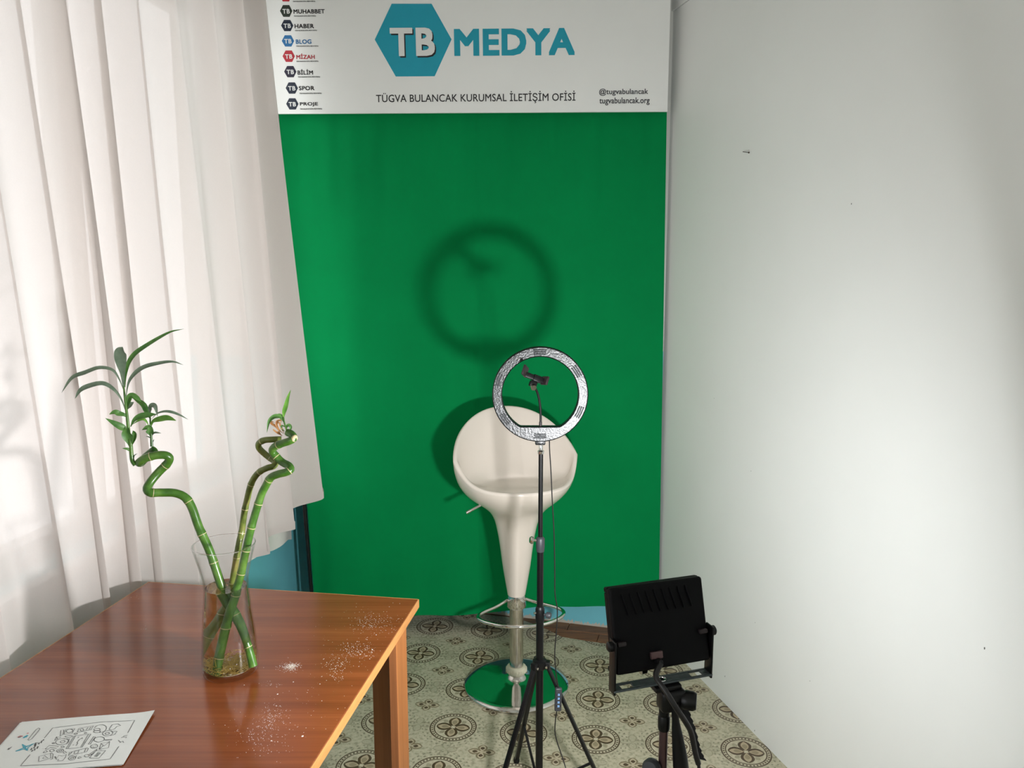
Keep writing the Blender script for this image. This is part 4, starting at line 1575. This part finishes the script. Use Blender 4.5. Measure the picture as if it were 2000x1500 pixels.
MB().lathe([(0, -.002), (.0072, -.002), (.0076, .001), (.0060, .003), (0, .0034)], at_y(*c8(1008, 545), VY - .012), 16, axis=(1, -.5, -.2)).build('cut_end', M['node_ring'], rootB)

# roots lying in the bottom of the vase
m = MB()
for k in range(320):
    a = random.random() * 6.28
    r = .042 * math.sqrt(random.random())
    p = Vector((VC.x + r * math.cos(a), VC.y + r * math.sin(a), TZ + .013 + .012 * random.random()))
    pts = [p]
    d = Vector((random.uniform(-1, 1), random.uniform(-1, 1), random.uniform(-.2, .5)))
    for q in range(5):
        d = (d + Vector((random.uniform(-1, 1), random.uniform(-1, 1), random.uniform(-.5, .5))) * .7).normalized()
        p = p + d * .006
        rel = Vector((p.x - VC.x, p.y - VC.y, 0))
        if rel.length > .046:
            rel = rel.normalized() * .046
            p = Vector((VC.x + rel.x, VC.y + rel.y, p.z))
        p.z = min(max(p.z, TZ + .0128), TZ + .055)
        pts.append(p)
    m.tube(pts, .00045, 5)
ro_ = m.build('root_tangle', M['roots'])
tag(ro_, 'golden tangle of fine roots at the bottom of the vase', 'roots', kind='stuff')

# ------------------------------------------------------------------ leaflet on the desk
UPV = Vector((0, 0, 1))
PZ = TZ + .0035


def lf(x, y, z=PZ):           # crop of the leaflet
    return at_z(x / 6.25, 1370 + y / 6.25, z)


fr_, fl_ = lf(1890, 120), lf(265, 243)
br_ = lf(1505, 760)
bl_ = br_ + (fl_ - fr_)
leaflet = thing('leaflet', ((fr_ + bl_) / 2).to_tuple()[:2] + (TZ,), 'white printed leaflet of line drawings lying on the desk', 'leaflet')


def sheet_pt(u, v, lift=0.0):
    p = fl_.lerp(fr_, u).lerp(bl_.lerp(br_, u), v)
    z = TZ + .0012 + lift + .0035 * max(0, 1 - (1 - u) * 5) ** 2 * (1 - v) + .0022 * math.sin(u * 3.1) * 0.5
    return Vector((p.x, p.y, z))


def build_sheet(lift, du, name):
    g0, g1 = [], []
    for j in range(9):
        v = j / 8
        g0.append([sheet_pt(i / 24, v, lift) + (fr_ - fl_).normalized() * du for i in range(25)])
    m = MB().sheet(g0)
    n = len(m.v)
    m.add([p - Vector((0, 0, .0007)) for p in m.v[:n]], [tuple(reversed(f)) for f in m.f])
    return m.build(name, M['paper'], leaflet, angle=180, recalc=False)


build_sheet(0.0, -.003, 'page')
build_sheet(0.0012, 0.0, 'page')
du_v = fr_ - fl_
dv_v = bl_ - fl_
Minv = Matrix(((du_v.x, dv_v.x), (du_v.y, dv_v.y))).inverted()


def ink_pt(x, y):
    p = lf(x, y, TZ + .004)
    q = Minv @ (Vector((p.x, p.y)) - Vector((fl_.x, fl_.y)))
    return sheet_pt(q.x, q.y, .0012 + .0004)


def ink(name, strokes, wd=.0009, mat='ink_soft', label=None):
    m = MB()
    for st_ in strokes:
        P = []
        for a, b in zip(st_, st_[1:]):
            nseg = max(1, int(math.hypot(a[0] - b[0], a[1] - b[1]) / 60))
            for q in range(nseg):
                P.append((a[0] + (b[0] - a[0]) * q / nseg, a[1] + (b[1] - a[1]) * q / nseg))
        P.append(st_[-1])
        m.ribbon([ink_pt(*p) for p in P], wd, UPV)
    o = m.build(name, M[mat], leaflet, smooth=False, recalc=False)
    if label: o['label'] = label
    return o


def ell(cx, cy, rx, ry, n=18, tilt=0.0, a0=0, a1=360):
    out = []
    for k in range(n + 1):
        a = math.radians(a0 + (a1 - a0) * k / n)
        x, y = rx * math.cos(a), ry * math.sin(a)
        out.append((cx + x + tilt * y, cy + y))
    return out


ink('frame_line', [[(540, 445), (645, 320), (1230, 250), (1645, 228), (1560, 380)], [(1450, 545), (1345, 697), (800, 760), (250, 783), (368, 645)]], .0010)
ink('monitor_drawing', [[(805, 578), (905, 420), (1080, 397), (985, 560), (805, 578)], [(830, 572), (925, 415)], [(1000, 560), (1110, 395), (1080, 397)], [(930, 540), (950, 505), (940, 500), (965, 470)], [(950, 445), (965, 430)], [(960, 470), (1010, 440), (1000, 455)], [(900, 525), (890, 535)]])
ink('heart_bubble_drawing', [ell(760, 490, 80, 38, tilt=-.4), ell(765, 490, 28, 15, tilt=-.4), [(810, 520), (850, 455), (780, 455)]])
ink('play_box_drawing', [[(470, 730), (478, 668), (615, 630), (620, 690), (470, 735)], [(520, 695), (545, 660), (585, 690), (520, 695)], [(625, 630), (650, 640), (640, 700), (615, 710)]])
ink('bird_drawing', [[(668, 670), (700, 690), (715, 655), (760, 665), (810, 645), (800, 680), (765, 722), (700, 725), (720, 705), (690, 705), (668, 670)]])
ink('gadget_drawing', [[(835, 660), (850, 620), (1060, 565), (1080, 570), (1060, 610), (840, 665)], [(905, 635), (915, 605), (965, 595), (950, 630), (905, 635)], [(1030, 615), (1050, 570)], [(850, 650), (885, 610)]])
ink('envelope_drawing', [[(1210, 583), (1235, 510), (1340, 485), (1325, 560), (1210, 583)], [(1235, 510), (1270, 540), (1340, 485)], [(1210, 583), (1262, 535)]])
ink('smiley_drawing', [ell(1150, 545, 42, 25, tilt=-.3), [(1135, 538), (1138, 542)], [(1160, 535), (1163, 539)], ell(1150, 550, 20, 8, 8, 0, 20, 160)])
ink('magnifier_drawing', [ell(1212, 460, 62, 32, tilt=-.4), [(1270, 465), (1370, 458)], [(1275, 472), (1365, 466)]])
ink('pencil_drawing', [[(1080, 520), (1145, 425), (1165, 430), (1100, 522), (1080, 520)]])
ink('notebook_drawing', [[(1090, 688), (1170, 600), (1290, 595), (1205, 690), (1090, 688)], [(1150, 670), (1200, 615)], [(1165, 672), (1215, 617)], [(1180, 672), (1230, 620)]])
ink('phone_drawing', [[(945, 375), (965, 325), (1140, 297), (1110, 345), (945, 375)], ell(1000, 345, 22, 14), [(1050, 350), (1075, 315)], [(1085, 345), (1110, 310)]])
ink('headset_drawing', [ell(1225, 330, 75, 48, 16, -.3, -170, 90), ell(1185, 365, 42, 14, tilt=-.4), ell(1185, 340, 38, 14, tilt=-.4)])
ink('hand_drawing', [[(1330, 340), (1370, 280), (1440, 270), (1475, 290), (1430, 300), (1400, 330), (1365, 345), (1330, 340)]])
ink('fish_eye_drawing', [ell(1315, 385, 62, 32, tilt=-.4), ell(1310, 388, 25, 14, tilt=-.4), [(1360, 365), (1430, 360), (1400, 400), (1345, 415)]])
ink('camera_drawing', [[(735, 420), (745, 350), (780, 345), (770, 400), (735, 420)], [(780, 400), (800, 340), (915, 330), (880, 390), (780, 400)], ell(850, 358, 40, 22, tilt=-.4), ell(840, 425, 45, 12, tilt=-.3)])
ink('mail_drawing', [[(665, 475), (690, 430), (745, 435), (665, 475)], [(690, 430), (700, 455)]])
ink('music_drawing', [[(550, 580), (600, 535), (715, 545), (690, 570), (610, 560), (595, 580), (550, 580)], ell(635, 598, 28, 15, tilt=-.3), ell(735, 600, 42, 22, tilt=-.3), ell(735, 600, 18, 9, tilt=-.3)])
ink('star_drawing', [[(525, 622), (545, 605), (560, 598), (580, 612), (560, 625), (525, 622)], [(770, 622), (795, 608), (815, 625), (785, 634), (770, 622)], [(950, 690), (975, 670), (995, 680), (965, 695), (950, 690)], ell(765, 553, 20, 8)])
ink('wheel_drawing', [ell(880, 690, 42, 24, tilt=-.3), ell(880, 690, 18, 10, tilt=-.3), [(920, 690), (935, 655)]])
ink('key_drawing', [ell(1060, 660, 30, 14, tilt=-.3), [(1080, 650), (1190, 575), (1180, 595), (1095, 660)], [(1110, 640), (1125, 650)]])
ink('bubble_drawing', [ell(1045, 383, 14, 6), ell(925, 393, 20, 8), ell(650, 508, 14, 7)])
ink('hand_lettering', [[(1445, 470), (1470, 490), (1460, 500), (1500, 480), (1510, 500)], [(1480, 440), (1500, 430), (1545, 430), (1535, 445)], [(1505, 425), (1520, 412), (1555, 412)]])
ink('heading_lettering', [[(470, 525 - 5), (480, 500), (500, 505), (510, 480), (530, 470), (535, 460)], [(385, 610), (400, 590), (420, 595), (430, 570), (450, 575), (465, 545)], [(375, 590), (390, 565), (410, 570), (430, 540), (440, 515)], [(420, 535), (440, 500), (460, 505)]], .0020, 'ink')
ink('side_lettering', [[(95, 582), (110, 560)], [(105, 582), (130, 555), (145, 548)]], .0012)
ink('pill_outline', [[(340, 462), (440, 340), (470, 318), (488, 330), (470, 355), (385, 455), (350, 470), (340, 462)]], .0010)
ink('teal_star', [[(190, 603), (290, 560), (270, 515), (320, 545), (425, 505), (340, 560), (335, 595), (300, 575), (190, 603)], [(275, 520), (330, 592)], [(240, 585), (400, 515)]], .0022, 'teal')
ink('red_flag', [[(215, 432), (245, 415), (275, 420)], [(325, 385), (350, 380)]], .0024, 'print_red')
ink('teal_blot', [[(285, 440), (315, 420), (340, 408)], [(290, 430), (330, 425)]], .0042, 'teal')
ink('dark_blot', [[(222, 434), (255, 428)]], .0022, 'ink')

# ------------------------------------------------------------------ plaster crumbs on the desk
m = MB()


def crumb(px, py, r, flat=.6):
    p = at_z(px, py, TZ)
    q = p - Vector((TRc.x, TRc.y, 0))
    xx, yy = -q.dot(tx), -q.dot(ty)
    if not (.006 < xx < TWD - .01 and .006 < yy < TLN - .01):
        return
    n = 5
    a0 = random.random() * 6
    vs = [Vector((p.x + r * math.cos(a0 + 6.283 * k / n) * random.uniform(.6, 1.2), p.y + r * math.sin(a0 + 6.283 * k / n) * random.uniform(.6, 1.2), TZ + .00005)) for k in range(n)]
    vs.append(Vector((p.x, p.y, TZ + r * flat)))
    m.add(vs, [(k, (k + 1) % n, n) for k in range(n)] + [tuple(range(n - 1, -1, -1))])


def cluster(px, py, sx_, sy_, n, r0, r1):
    for _ in range(n):
        crumb(random.gauss(px, sx_), random.gauss(py, sy_), random.uniform(r0, r1) * random.choice((.8, .7, .6, .4)))


cluster(566, 1303, 9, 4, 420, .0004, .0011)
cluster(572, 1300, 5, 2.5, 160, .0005, .0012)
cluster(730, 1217, 26, 12, 260, .0005, .0013)
cluster(698, 1268, 20, 9, 150, .0005, .0016)
cluster(655, 1298, 18, 12, 130, .0005, .0015)
cluster(660, 1325, 8, 4, 30, .0005, .0012)
cluster(532, 1402, 15, 14, 200, .0004, .0012)
cluster(515, 1440, 34, 20, 180, .0004, .0013)
cluster(528, 1337, 10, 3, 26, .0004, .0010)
cluster(600, 1370, 60, 45, 60, .0004, .0012)
cluster(700, 1250, 60, 40, 70, .0004, .0011)
cluster(263, 1172, 5, 4, 5, .0006, .0013)
cluster(285, 1228, 4, 2, 6, .0005, .0013)
for px, py, r in ((591, 1438, .003), (542, 1356, .0022), (530, 1447, .0018), (625, 1336, .0016), (727, 1269, .002), (735, 1240, .0015), (573, 1332, .0018), (477, 1338, .0012)):
    crumb(px, py, r)
tag(m.build('plaster_crumbs', M['plaster'], smooth=False), 'white plaster dust and crumbs scattered across the desk top', 'crumbs', kind='stuff')
